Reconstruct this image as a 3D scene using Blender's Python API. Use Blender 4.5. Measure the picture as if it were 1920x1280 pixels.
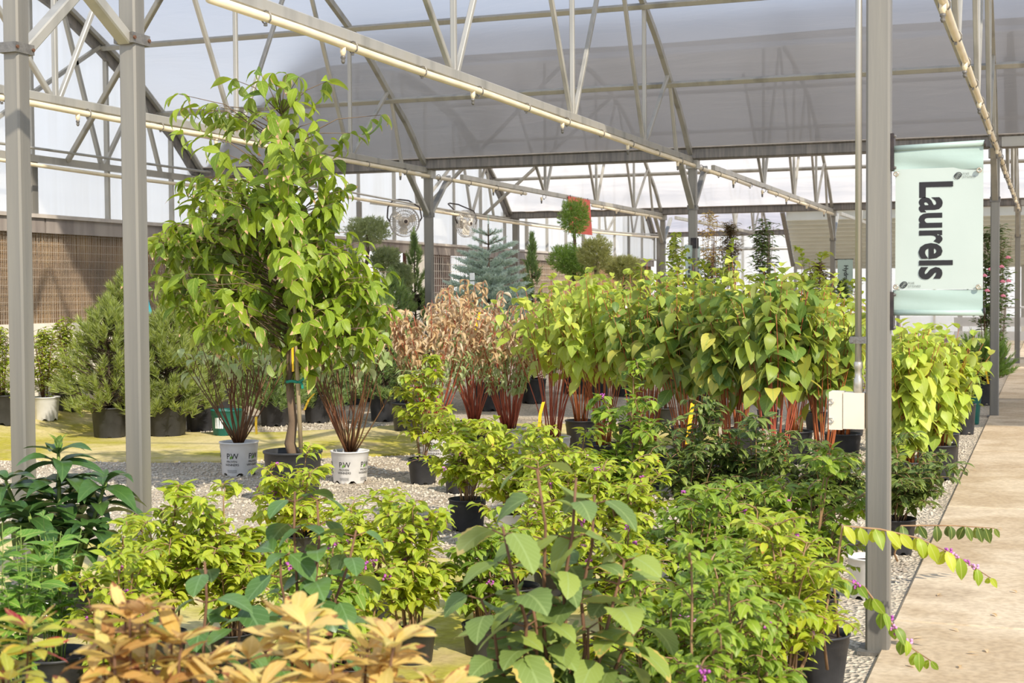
import bpy, math, random
import numpy as np
from mathutils import Vector, Matrix, Quaternion

for o in list(bpy.data.objects):
    bpy.data.objects.remove(o)
SC = bpy.context.scene
COL = SC.collection

# ------------------------------------------------------------------ camera, sky, sun, exposure
HCAM = 1.27
FPX = 2706.1
YAW, PIT, ROL = 0.356087, -0.0341752, -0.0067331
_f = np.array([-math.sin(YAW) * math.cos(PIT), math.cos(YAW) * math.cos(PIT), math.sin(PIT)])
_r0 = np.array([math.cos(YAW), math.sin(YAW), 0.0])
_u0 = np.cross(_r0, _f)
CR = math.cos(ROL) * _r0 + math.sin(ROL) * _u0
CU = -math.sin(ROL) * _r0 + math.cos(ROL) * _u0
CF = _f
CAM = np.array([0.0, 0.0, HCAM])
cd = bpy.data.cameras.new('camera')
cam = bpy.data.objects.new('camera', cd)
COL.objects.link(cam)
cd.sensor_width = 36.0
cd.lens = FPX / 1920.0 * 36.0
cd.clip_start = 0.05
cd.clip_end = 300.0
M = Matrix(((CR[0], CU[0], -CF[0], 0), (CR[1], CU[1], -CF[1], 0), (CR[2], CU[2], -CF[2], HCAM), (0, 0, 0, 1)))
cam.matrix_world = M
cd.dof.use_dof = True
cd.dof.focus_distance = 7.5
cd.dof.aperture_fstop = 9.0
SC.camera = cam

w = bpy.data.worlds.new('sky')
SC.world = w
w.use_nodes = True
nt = w.node_tree
nt.nodes.clear()
_o = nt.nodes.new('ShaderNodeOutputWorld')
_b = nt.nodes.new('ShaderNodeBackground')
_tc = nt.nodes.new('ShaderNodeTexCoord')
_sx = nt.nodes.new('ShaderNodeSeparateXYZ')
_rp = nt.nodes.new('ShaderNodeValToRGB')
nt.links.new(_tc.outputs['Generated'], _sx.inputs[0])
nt.links.new(_sx.outputs['Z'], _rp.inputs[0])
nt.links.new(_rp.outputs[0], _b.inputs[0])
nt.links.new(_b.outputs[0], _o.inputs[0])
_rp.color_ramp.elements[0].position = 0.0
_rp.color_ramp.elements[0].color = (1.6, 1.55, 1.48, 1)
_rp.color_ramp.elements[1].position = 1.0
_rp.color_ramp.elements[1].color = (0.50, 0.62, 0.88, 1)
_e = _rp.color_ramp.elements.new(0.12)
_e.color = (1.22, 1.36, 1.6, 1)
_e = _rp.color_ramp.elements.new(0.24)
_e.color = (0.66, 0.88, 1.34, 1)
_e = _rp.color_ramp.elements.new(0.45)
_e.color = (0.68, 0.78, 0.96, 1)
_b.inputs[1].default_value = 1.0

sd = bpy.data.lights.new('sun', 'SUN')
sd.energy = 4.6
sd.color = (1.0, 0.92, 0.79)
sd.angle = math.radians(0.9)
sun = bpy.data.objects.new('sun', sd)
COL.objects.link(sun)
SUNV = Vector((0.60, -0.50, 0.62)).normalized()
sun.rotation_euler = SUNV.to_track_quat('Z', 'Y').to_euler()
sun.location = (20, -15, 25)

SC.view_settings.view_transform = 'Standard'
SC.view_settings.look = 'None'
SC.view_settings.gamma = 1.0
SC.view_settings.use_curve_mapping = False
SC.view_settings.exposure = 0.25
SC.cycles.use_denoising = True
SC.cycles.max_bounces = 8
SC.cycles.diffuse_bounces = 3
SC.cycles.transparent_max_bounces = 8
SC.cycles.sample_clamp_indirect = 6.0


# ------------------------------------------------------------------ geometry helpers
def gz(x, y):
    """height of the ground: the bed by the cooling wall lies a little higher"""
    t = min(1.0, max(0.0, (-7.9 - x) / 1.7))
    return 0.23 * t * t * (3 - 2 * t)


def ray(x, y):
    return CF + CR * (x - 960) / FPX - CU * (y - 640) / FPX


def at(px, d):
    """ground point under image column px at depth d"""
    p = CAM + d * ray(px, 760)
    return (min(float(p[0]), -.69) if p[1] < 30 else float(p[0])), float(p[1])


def zat(px, py, d):
    return float((CAM + d * ray(px, py))[2])


def project(P):
    d = np.asarray(P, float) - CAM
    z = d @ CF
    z = np.where(np.abs(z) < 1e-3, 1e-3, z)
    return 960 + FPX * (d @ CR) / z, 640 - FPX * (d @ CU) / z, z


def srgb(c):
    return tuple(((v / 255.0) / 12.92 if v / 255.0 <= 0.04045 else ((v / 255.0 + 0.055) / 1.055) ** 2.4) for v in c[:3]) + (1.0,)


def mesh_from(name, V, F, mat=None, uv=None, tint=None, smooth=False):
    """V: n x 3, F: list of polygons or an m x k array; uv per vertex; tint per vertex"""
    me = bpy.data.meshes.new(name)
    V = np.asarray(V, np.float32)
    if isinstance(F, np.ndarray):
        m, k = F.shape
        me.vertices.add(len(V))
        me.vertices.foreach_set('co', V.ravel())
        me.loops.add(m * k)
        me.loops.foreach_set('vertex_index', F.astype(np.int32).ravel())
        me.polygons.add(m)
        me.polygons.foreach_set('loop_start', np.arange(0, m * k, k, dtype=np.int32))
        me.polygons.foreach_set('loop_total', np.full(m, k, dtype=np.int32))
        me.update(calc_edges=True)
    else:
        me.from_pydata([tuple(v) for v in V], [], F)
    if uv is not None:
        l = me.uv_layers.new(name='UVMap')
        vi = np.empty(len(me.loops), np.int32)
        me.loops.foreach_get('vertex_index', vi)
        l.data.foreach_set('uv', np.asarray(uv, np.float32)[vi].ravel())
    if tint is not None:
        a = me.attributes.new('tint', 'FLOAT', 'POINT')
        a.data.foreach_set('value', np.asarray(tint, np.float32))
    if smooth:
        me.polygons.foreach_set('use_smooth', np.ones(len(me.polygons), bool))
    if mat:
        me.materials.append(mat)
    return me


class MB:
    def __init__(self):
        self.v = []
        self.f = []

    def add(self, vs, fs):
        n = len(self.v)
        self.v.extend([tuple(float(c) for c in p) for p in vs])
        self.f.extend([tuple(i + n for i in f) for f in fs])
        return self

    def box(self, c, s, rot=None):
        hx, hy, hz = s[0] / 2, s[1] / 2, s[2] / 2
        P = [Vector((x, y, z)) for x in (-hx, hx) for y in (-hy, hy) for z in (-hz, hz)]
        if rot is not None:
            P = [rot @ p for p in P]
        c = Vector(c)
        return self.add([p + c for p in P], [(0, 1, 3, 2), (4, 6, 7, 5), (0, 4, 5, 1), (2, 3, 7, 6), (0, 2, 6, 4), (1, 5, 7, 3)])

    def lohi(self, lo, hi):
        return self.box([(a + b) / 2 for a, b in zip(lo, hi)], [abs(b - a) for a, b in zip(lo, hi)])

    def beam(self, a, b, w, h, up=(0, 0, 1), bev=0.0):
        a, b = Vector(a), Vector(b)
        d = (b - a).normalized()
        x = d.cross(Vector(up))
        if x.length < 1e-4:
            x = d.cross(Vector((0, 1, 0)))
        x.normalize()
        z = x.cross(d)
        if bev > 0:
            q = [(w / 2 - bev, -h / 2), (w / 2, -h / 2 + bev), (w / 2, h / 2 - bev), (w / 2 - bev, h / 2), (-w / 2 + bev, h / 2), (-w / 2, h / 2 - bev), (-w / 2, -h / 2 + bev), (-w / 2 + bev, -h / 2)]
        else:
            q = [(w / 2, -h / 2), (w / 2, h / 2), (-w / 2, h / 2), (-w / 2, -h / 2)]
        n = len(q)
        vs = [a + x * p + z * r for p, r in q] + [b + x * p + z * r for p, r in q]
        fs = [(i, (i + 1) % n, n + (i + 1) % n, n + i) for i in range(n)] + [tuple(range(n - 1, -1, -1)), tuple(range(n, 2 * n))]
        return self.add(vs, fs)

    def tube(self, pts, r, n=8, cap=True):
        pts = [Vector(p) for p in pts]
        m = len(pts)
        rs = r if isinstance(r, (list, tuple)) else [r] * m
        vs, fs = [], []
        prev = None
        for i, p in enumerate(pts):
            d = (pts[min(i + 1, m - 1)] - pts[max(i - 1, 0)])
            if d.length < 1e-7:
                d = Vector((0, 0, 1))
            d.normalize()
            ref = Vector((0, 0, 1)) if abs(d.z) < 0.9 else Vector((0, 1, 0))
            x = d.cross(ref).normalized() if prev is None else (prev - d * prev.dot(d)).normalized()
            prev = x
            y = d.cross(x)
            for k in range(n):
                a = 2 * math.pi * k / n
                vs.append(p + (x * math.cos(a) + y * math.sin(a)) * rs[i])
        for i in range(m - 1):
            for k in range(n):
                fs.append((i * n + k, i * n + (k + 1) % n, (i + 1) * n + (k + 1) % n, (i + 1) * n + k))
        if cap:
            fs.append(tuple(range(n - 1, -1, -1)))
            fs.append(tuple(range((m - 1) * n, m * n)))
        return self.add(vs, fs)

    def lathe(self, prof, n=24, c=(0, 0, 0), closed=False):
        vs, fs = [], []
        m = len(prof)
        for k in range(n):
            a = 2 * math.pi * k / n
            for r, z in prof:
                vs.append((c[0] + r * math.cos(a), c[1] + r * math.sin(a), c[2] + z))
        for k in range(n):
            k2 = (k + 1) % n
            for i in range(m - 1):
                fs.append((k * m + i, k2 * m + i, k2 * m + i + 1, k * m + i + 1))
        return self.add(vs, fs)

    def disc(self, c, r, n=20, ax=2):
        vs = []
        for k in range(n):
            a = 2 * math.pi * k / n
            p = [0, 0, 0]
            p[(ax + 1) % 3] = r * math.cos(a)
            p[(ax + 2) % 3] = r * math.sin(a)
            vs.append([c[i] + p[i] for i in range(3)])
        return self.add(vs, [tuple(range(n))])

    def ico(self, c, r):
        t = (1 + 5 ** 0.5) / 2
        P = [(-1, t, 0), (1, t, 0), (-1, -t, 0), (1, -t, 0), (0, -1, t), (0, 1, t), (0, -1, -t), (0, 1, -t), (t, 0, -1), (t, 0, 1), (-t, 0, -1), (-t, 0, 1)]
        k = r / math.sqrt(1 + t * t)
        return self.add([(c[0] + x * k, c[1] + y * k, c[2] + z * k) for x, y, z in P],
                        [(0, 11, 5), (0, 5, 1), (0, 1, 7), (0, 7, 10), (0, 10, 11), (1, 5, 9), (5, 11, 4), (11, 10, 2), (10, 7, 6), (7, 1, 8), (3, 9, 4), (3, 4, 2), (3, 2, 6), (3, 6, 8), (3, 8, 9), (4, 9, 5), (2, 4, 11), (6, 2, 10), (8, 6, 7), (9, 8, 1)])

    def build(self, name, mat, parent=None, smooth=False, world=True):
        V = np.array(self.v, np.float32)
        if parent is not None and world:
            V = V - np.array(wloc(parent), np.float32)
        me = bpy.data.meshes.new(name)
        me.from_pydata([tuple(map(float, p)) for p in V], [], self.f)
        if smooth:
            me.polygons.foreach_set('use_smooth', np.ones(len(me.polygons), bool))
        if mat:
            me.materials.append(mat)
        return obj(name, me, parent)


def wloc(o):
    p = Vector(o.location)
    while o.parent is not None:
        o = o.parent
        p += Vector(o.location)
    return p


def obj(name, me, parent=None, loc=None):
    o = bpy.data.objects.new(name, me)
    COL.objects.link(o)
    if parent is not None:
        o.parent = parent
    if loc is not None:
        o.location = loc
    return o


def tag(o, label=None, cat=None, group=None, kind=None):
    if label:
        o['label'] = label
    if cat:
        o['category'] = cat
    if group:
        o['group'] = group
    if kind:
        o['kind'] = kind
    return o


def thing(name, loc, label=None, cat=None, group=None, kind=None):
    o = bpy.data.objects.new(name, None)
    o.empty_display_size = 0.1
    COL.objects.link(o)
    o.location = loc
    return tag(o, label, cat, group, kind)


# ------------------------------------------------------------------ materials
def new_mat(name):
    m = bpy.data.materials.new(name)
    m.use_nodes = True
    m.node_tree.nodes.clear()
    return m, m.node_tree.nodes, m.node_tree.links


def pmat(name, c1, c2=None, scale=6.0, rough=0.6, metal=0.0, bump=0.0, bscale=None, stretch=(1, 1, 1), spec=0.4, detail=4.0, c3=None, obrand=0.0):
    m, N, L = new_mat(name)
    out = N.new('ShaderNodeOutputMaterial')
    b = N.new('ShaderNodeBsdfPrincipled')
    L.new(b.outputs[0], out.inputs[0])
    b.inputs['Roughness'].default_value = rough
    b.inputs['Metallic'].default_value = metal
    b.inputs['Specular IOR Level'].default_value = spec
    b.inputs['Base Color'].default_value = srgb(c1)
    if c2 is not None or bump:
        tc = N.new('ShaderNodeTexCoord')
        mp = N.new('ShaderNodeMapping')
        mp.inputs['Scale'].default_value = stretch
        L.new(tc.outputs['Object'], mp.inputs[0])
    if c2 is not None:
        nz = N.new('ShaderNodeTexNoise')
        nz.inputs['Scale'].default_value = scale
        nz.inputs['Detail'].default_value = detail
        L.new(mp.outputs[0], nz.inputs['Vector'])
        rp = N.new('ShaderNodeValToRGB')
        rp.color_ramp.elements[0].position = 0.32
        rp.color_ramp.elements[0].color = srgb(c1)
        rp.color_ramp.elements[1].position = 0.68
        rp.color_ramp.elements[1].color = srgb(c2)
        if c3 is not None:
            e = rp.color_ramp.elements.new(0.5)
            e.color = srgb(c3)
        L.new(nz.outputs['Fac'], rp.inputs[0])
        L.new(rp.outputs[0], b.inputs['Base Color'])
    if bump:
        n2 = N.new('ShaderNodeTexNoise')
        n2.inputs['Scale'].default_value = bscale or scale * 4
        n2.inputs['Detail'].default_value = 5
        L.new(mp.outputs[0], n2.inputs['Vector'])
        bp = N.new('ShaderNodeBump')
        bp.inputs['Strength'].default_value = bump
        bp.inputs['Distance'].default_value = 0.02
        L.new(n2.outputs['Fac'], bp.inputs['Height'])
        L.new(bp.outputs[0], b.inputs['Normal'])
    return m


def leafmat(name, cols, vein=(200, 205, 120), edge=None, edge_amt=0.0, trans=0.38, rough=0.45, under=1.25, veins=11.0, spec=0.35):
    m, N, L = new_mat(name)
    out = N.new('ShaderNodeOutputMaterial')
    oi = N.new('ShaderNodeObjectInfo')
    at_ = N.new('ShaderNodeAttribute')
    at_.attribute_name = 'tint'
    ad = N.new('ShaderNodeMath')
    ad.operation = 'ADD'
    L.new(oi.outputs['Random'], ad.inputs[0])
    L.new(at_.outputs['Fac'], ad.inputs[1])
    fr = N.new('ShaderNodeMath')
    fr.operation = 'FRACT'
    L.new(ad.outputs[0], fr.inputs[0])
    rp = N.new('ShaderNodeValToRGB')
    el = rp.color_ramp.elements
    n = len(cols)
    el[0].position = 0.0
    el[0].color = srgb(cols[0])
    el[1].position = 1.0
    el[1].color = srgb(cols[-1])
    for i in range(1, n - 1):
        e = el.new(i / (n - 1))
        e.color = srgb(cols[i])
    L.new(fr.outputs[0], rp.inputs[0])
    uv = N.new('ShaderNodeUVMap')
    sx = N.new('ShaderNodeSeparateXYZ')
    L.new(uv.outputs[0], sx.inputs[0])

    def math_(op, a, b=None):
        q = N.new('ShaderNodeMath')
        q.operation = op
        for i, v in enumerate((a, b)):
            if v is None:
                continue
            if isinstance(v, (int, float)):
                q.inputs[i].default_value = v
            else:
                L.new(v, q.inputs[i])
        return q.outputs[0]

    du = math_('ABSOLUTE', math_('SUBTRACT', sx.outputs['X'], 0.5))
    mid = math_('LESS_THAN', du, 0.035)
    sv = math_('SINE', math_('MULTIPLY', math_('SUBTRACT', sx.outputs['Y'], math_('MULTIPLY', du, 0.75)), veins * 6.283))
    side = math_('MULTIPLY', math_('GREATER_THAN', sv, 0.86), 0.45)
    vf = math_('MULTIPLY', math_('MAXIMUM', mid, side), 0.55)
    mx = N.new('ShaderNodeMixRGB')
    L.new(vf, mx.inputs[0])
    L.new(rp.outputs[0], mx.inputs[1])
    mx.inputs[2].default_value = srgb(vein)
    colo = mx.outputs[0]
    if edge is not None:
        nz = N.new('ShaderNodeTexNoise')
        nz.inputs['Scale'].default_value = 9.0
        tc = N.new('ShaderNodeTexCoord')
        L.new(tc.outputs['Object'], nz.inputs['Vector'])
        ev = math_('MULTIPLY', math_('MAXIMUM', math_('MULTIPLY', du, 2.0), sx.outputs['Y']), 1.0)
        ev = math_('ADD', ev, math_('MULTIPLY', math_('SUBTRACT', nz.outputs['Fac'], 0.5), 0.5))
        which = math_('LESS_THAN', math_('FRACT', math_('MULTIPLY', fr.outputs[0], 7.31)), edge_amt)
        ef = math_('MULTIPLY', math_('GREATER_THAN', ev, 0.86), which)
        m2 = N.new('ShaderNodeMixRGB')
        L.new(ef, m2.inputs[0])
        L.new(colo, m2.inputs[1])
        m2.inputs[2].default_value = srgb(edge)
        colo = m2.outputs[0]
    # paler, greyer underside
    ge = N.new('ShaderNodeNewGeometry')
    hs = N.new('ShaderNodeHueSaturation')
    hs.inputs['Saturation'].default_value = 0.72
    hs.inputs['Value'].default_value = under
    L.new(colo, hs.inputs['Color'])
    m3 = N.new('ShaderNodeMixRGB')
    L.new(ge.outputs['Backfacing'], m3.inputs[0])
    L.new(colo, m3.inputs[1])
    L.new(hs.outputs[0], m3.inputs[2])
    b = N.new('ShaderNodeBsdfPrincipled')
    b.inputs['Roughness'].default_value = rough
    b.inputs['Specular IOR Level'].default_value = spec
    L.new(m3.outputs[0], b.inputs['Base Color'])
    tr = N.new('ShaderNodeBsdfTranslucent')
    h2 = N.new('ShaderNodeHueSaturation')
    h2.inputs['Hue'].default_value = 0.485
    h2.inputs['Saturation'].default_value = 1.1
    h2.inputs['Value'].default_value = 1.25
    L.new(colo, h2.inputs['Color'])
    L.new(h2.outputs[0], tr.inputs[0])
    ms = N.new('ShaderNodeMixShader')
    ms.inputs[0].default_value = trans
    L.new(b.outputs[0], ms.inputs[1])
    L.new(tr.outputs[0], ms.inputs[2])
    L.new(ms.outputs[0], out.inputs[0])
    return m


def filmmat(name, col, transp, transl, wrinkle=0.25, haze=0.0, bs=2.2, stretch=(0.35, 1.6, 1.6)):
    m, N, L = new_mat(name)
    out = N.new('ShaderNodeOutputMaterial')
    tc = N.new('ShaderNodeTexCoord')
    mp = N.new('ShaderNodeMapping')
    mp.inputs['Scale'].default_value = stretch
    mp.inputs['Rotation'].default_value = (0, 0, 0.35)
    L.new(tc.outputs['Object'], mp.inputs[0])
    nz = N.new('ShaderNodeTexNoise')
    nz.inputs['Scale'].default_value = bs
    nz.inputs['Detail'].default_value = 5
    nz.inputs['Distortion'].default_value = 0.6
    L.new(mp.outputs[0], nz.inputs['Vector'])
    bp = N.new('ShaderNodeBump')
    bp.inputs['Strength'].default_value = wrinkle
    bp.inputs['Distance'].default_value = 0.1
    L.new(nz.outputs['Fac'], bp.inputs['Height'])
    d = N.new('ShaderNodeBsdfPrincipled')
    d.inputs['Base Color'].default_value = srgb(col)
    d.inputs['Roughness'].default_value = 0.35
    d.inputs['Specular IOR Level'].default_value = 0.5
    t = N.new('ShaderNodeBsdfTranslucent')
    t.inputs[0].default_value = srgb(col)
    x = N.new('ShaderNodeBsdfTransparent')
    x.inputs[0].default_value = (0.96, 0.97, 1, 1)
    L.new(bp.outputs[0], d.inputs['Normal'])
    L.new(bp.outputs[0], t.inputs['Normal'])
    a = N.new('ShaderNodeMixShader')
    a.inputs[0].default_value = transl
    L.new(d.outputs[0], a.inputs[1])
    L.new(t.outputs[0], a.inputs[2])
    c = N.new('ShaderNodeMixShader')
    c.inputs[0].default_value = transp
    L.new(a.outputs[0], c.inputs[1])
    L.new(x.outputs[0], c.inputs[2])
    if haze:      # part of the light passes the milky film blurred
        rf = N.new('ShaderNodeBsdfRefraction')
        rf.inputs['Roughness'].default_value = 0.55
        rf.inputs['IOR'].default_value = 1.06
        rf.inputs['Color'].default_value = (0.97, 0.98, 1, 1)
        c2 = N.new('ShaderNodeMixShader')
        c2.inputs[0].default_value = haze
        L.new(c.outputs[0], c2.inputs[1])
        L.new(rf.outputs[0], c2.inputs[2])
        c = c2
    L.new(c.outputs[0], out.inputs[0])
    return m


MT = {}
MT['galv'] = pmat('galvanised steel', (174, 169, 156), (148, 145, 136), 5, 0.42, 0.35, 0.06, 60, (1, 1, 0.08), c3=(174, 170, 160))
MT['galv_post'] = pmat('post steel', (142, 137, 125), (114, 112, 106), 9, 0.45, 0.3, 0.08, 80, (1, 1, 0.05), c3=(129, 125, 116))
MT['bracket'] = pmat('bracket steel', (132, 128, 121), (108, 105, 100), 30, 0.5, 0.5, 0.2, 120)
MT['rust'] = pmat('rusty bolt', (122, 84, 60), (92, 66, 52), 40, 0.8, 0.2)
MT['gutter'] = pmat('gutter steel', (140, 134, 126), (108, 104, 100), 14, 0.5, 0.25, 0.05, 60, (2.5, 1, 0.2))
MT['pipe'] = pmat('cream plastic pipe', (236, 222, 192), (226, 208, 172), 6, 0.35, 0, spec=0.5)
MT['black'] = pmat('black plastic', (44, 44, 46), (58, 58, 60), 12, 0.5, 0, 0.08, 30)
MT['darkgreen'] = pmat('green plastic', (30, 104, 92), (24, 92, 82), 10, 0.45)
MT['whitepot'] = pmat('white plastic', (232, 230, 226), (216, 214, 210), 9, 0.4, 0, 0.05, 30)
MT['print'] = pmat('black print', (36, 34, 36), rough=0.6)
MT['printgreen'] = pmat('green print', (110, 150, 60), rough=0.6)
MT['soil'] = pmat('bark soil', (70, 52, 40), (42, 32, 26), 40, 0.95, 0, 0.5, 90)
MT['wallpanel'] = None
MT['sill'] = pmat('sill metal', (196, 186, 174), (176, 166, 156), 8, 0.6, 0.1, 0.06, 30, (1, 1, 0.2))
MT['fascia'] = pmat('weathered fascia', (158, 148, 138), (120, 110, 104), 6, 0.8, 0, 0.15, 40, (1, 1, 0.12), c3=(142, 132, 124))
MT['pad'] = pmat('cooling pad paper', (166, 136, 96), (108, 86, 64), 3, 0.9, 0, 0.9, 70, (1, 1, 0.6), c3=(138, 110, 80))
MT['wire'] = pmat('grey wire', (186, 174, 158), rough=0.5, metal=0.3)
MT['curb'] = pmat('white curb', (236, 228, 212), (220, 212, 196), 6, 0.8)
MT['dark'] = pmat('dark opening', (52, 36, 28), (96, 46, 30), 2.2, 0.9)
MT['banner'] = pmat('pale mint vinyl', (186, 195, 186), (179, 190, 181), 2.0, 0.5, 0, 0.12, 6)
MT['banner2'] = pmat('mint vinyl sleeve', (166, 184, 174), (158, 178, 167), 2.5, 0.5, 0, 0.18, 9)
MT['brass'] = pmat('brass grommet', (206, 192, 170), rough=0.3, metal=0.8)
MT['redsign'] = pmat('coral vinyl', (206, 92, 74), (196, 84, 68), 3, 0.6)
MT['blacksteel'] = pmat('black steel', (48, 44, 44), (70, 60, 56), 30, 0.5, 0.3)
MT['beige'] = pmat('beige plastic box', (226, 214, 194), (214, 202, 182), 6, 0.5)
MT['zinc'] = pmat('zinc conduit', (190, 184, 170), (168, 164, 154), 16, 0.35, 0.5, stretch=(1, 1, 0.15))
MT['yellowtag'] = pmat('yellow tag', (244, 196, 36), rough=0.5)
MT['bluetag'] = pmat('blue tag', (84, 190, 212), rough=0.5)
MT['whitetag'] = pmat('white tag', (240, 240, 236), rough=0.5)
MT['tie'] = pmat('green tie tape', (30, 128, 104), rough=0.5)
MT['bamboo'] = pmat('bamboo stake', (176, 158, 122), (146, 128, 98), 12, 0.6, stretch=(1, 1, 0.2))
MT['bark'] = pmat('smooth bark', (128, 106, 82), (96, 80, 64), 12, 0.8, 0, 0.3, 50, (1, 1, 0.4))
MT['twig'] = pmat('tan twig', (160, 128, 92), (134, 104, 74), 14, 0.7)
MT['twigbrown'] = pmat('brown twig', (124, 90, 62), (96, 68, 48), 14, 0.7)
MT['pinebark'] = pmat('dark pine bark', (84, 70, 52), (66, 56, 42), 14, 0.8)
MT['redstem'] = pmat('red dogwood stem', (176, 92, 66), (150, 70, 50), 6, 0.5, obrand=0.2)
MT['orangestem'] = pmat('orange dogwood stem', (172, 98, 50), (138, 70, 40), 6, 0.5)
MT['darkstem'] = pmat('dark dogwood stem', (116, 70, 46), (92, 76, 44), 3, 0.6)
MT['greenstem'] = pmat('green stem', (130, 150, 70), (110, 128, 60), 8, 0.6)
MT['berry'] = pmat('purple berry', (158, 70, 150), (190, 100, 180), 30, 0.35)
MT['pinkberry'] = pmat('pink berry', (216, 160, 200), (196, 130, 184), 30, 0.4)
MT['rose'] = pmat('pink rose', (226, 120, 140), (236, 150, 164), 20, 0.6)
MT['corr'] = pmat('tan ribbed metal', (206, 208, 200), (198, 200, 190), 3, 0.5, 0.0)
MT['fanwire'] = pmat('fan guard wire', (176, 172, 166), rough=0.4, metal=0.5)
MT['fanbody'] = pmat('fan motor', (206, 196, 182), rough=0.5)
MT['benchwhite'] = pmat('white painted boards', (232, 224, 210), (220, 212, 198), 5, 0.6)


def wallpanel_mat():
    m, N, L = new_mat('twin wall polycarbonate')
    out = N.new('ShaderNodeOutputMaterial')
    tc = N.new('ShaderNodeTexCoord')
    wv = N.new('ShaderNodeTexWave')
    wv.bands_direction = 'Y'
    wv.inputs['Scale'].default_value = 14.0
    L.new(tc.outputs['Object'], wv.inputs['Vector'])
    bp = N.new('ShaderNodeBump')
    bp.inputs['Strength'].default_value = 0.12
    bp.inputs['Distance'].default_value = 0.01
    L.new(wv.outputs['Fac'], bp.inputs['Height'])
    mp = N.new('ShaderNodeMapping')
    mp.inputs['Scale'].default_value = (1, 3, 0.25)
    L.new(tc.outputs['Object'], mp.inputs[0])
    nz = N.new('ShaderNodeTexNoise')
    nz.inputs['Scale'].default_value = 2.0
    nz.inputs['Detail'].default_value = 5
    L.new(mp.outputs[0], nz.inputs['Vector'])
    rp = N.new('ShaderNodeValToRGB')
    rp.color_ramp.elements[0].position = 0.3
    rp.color_ramp.elements[0].color = srgb((240, 236, 226))
    rp.color_ramp.elements[1].position = 0.7
    rp.color_ramp.elements[1].color = srgb((250, 248, 242))
    L.new(nz.outputs['Fac'], rp.inputs[0])
    d = N.new('ShaderNodeBsdfPrincipled')
    d.inputs['Roughness'].default_value = 0.4
    L.new(rp.outputs[0], d.inputs['Base Color'])
    L.new(bp.outputs[0], d.inputs['Normal'])
    t = N.new('ShaderNodeBsdfTranslucent')
    L.new(rp.outputs[0], t.inputs[0])
    x = N.new('ShaderNodeBsdfTransparent')
    a = N.new('ShaderNodeMixShader')
    a.inputs[0].default_value = 0.85
    L.new(d.outputs[0], a.inputs[1])
    L.new(t.outputs[0], a.inputs[2])
    c = N.new('ShaderNodeMixShader')
    c.inputs[0].default_value = 0.42
    L.new(a.outputs[0], c.inputs[1])
    L.new(x.outputs[0], c.inputs[2])
    L.new(c.outputs[0], out.inputs[0])
    return m


MT['wallpanel'] = wallpanel_mat()
MT['film_grey'] = filmmat('grey roof film', (124, 117, 109), 0.15, 0.45, 0.6, haze=0.31)  # greyer than the white film over the next bay
MT['film_white'] = filmmat('clear roof film', (252, 240, 224), 0.10, 0.92, 0.2)
MT['film_near'] = filmmat('hazy roof film', (100, 96, 92), 0.34, 0.4, 0.3)
MT['film_dim'] = filmmat('old roof film', (228, 218, 214), 0.10, 0.85, 0.3)


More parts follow.
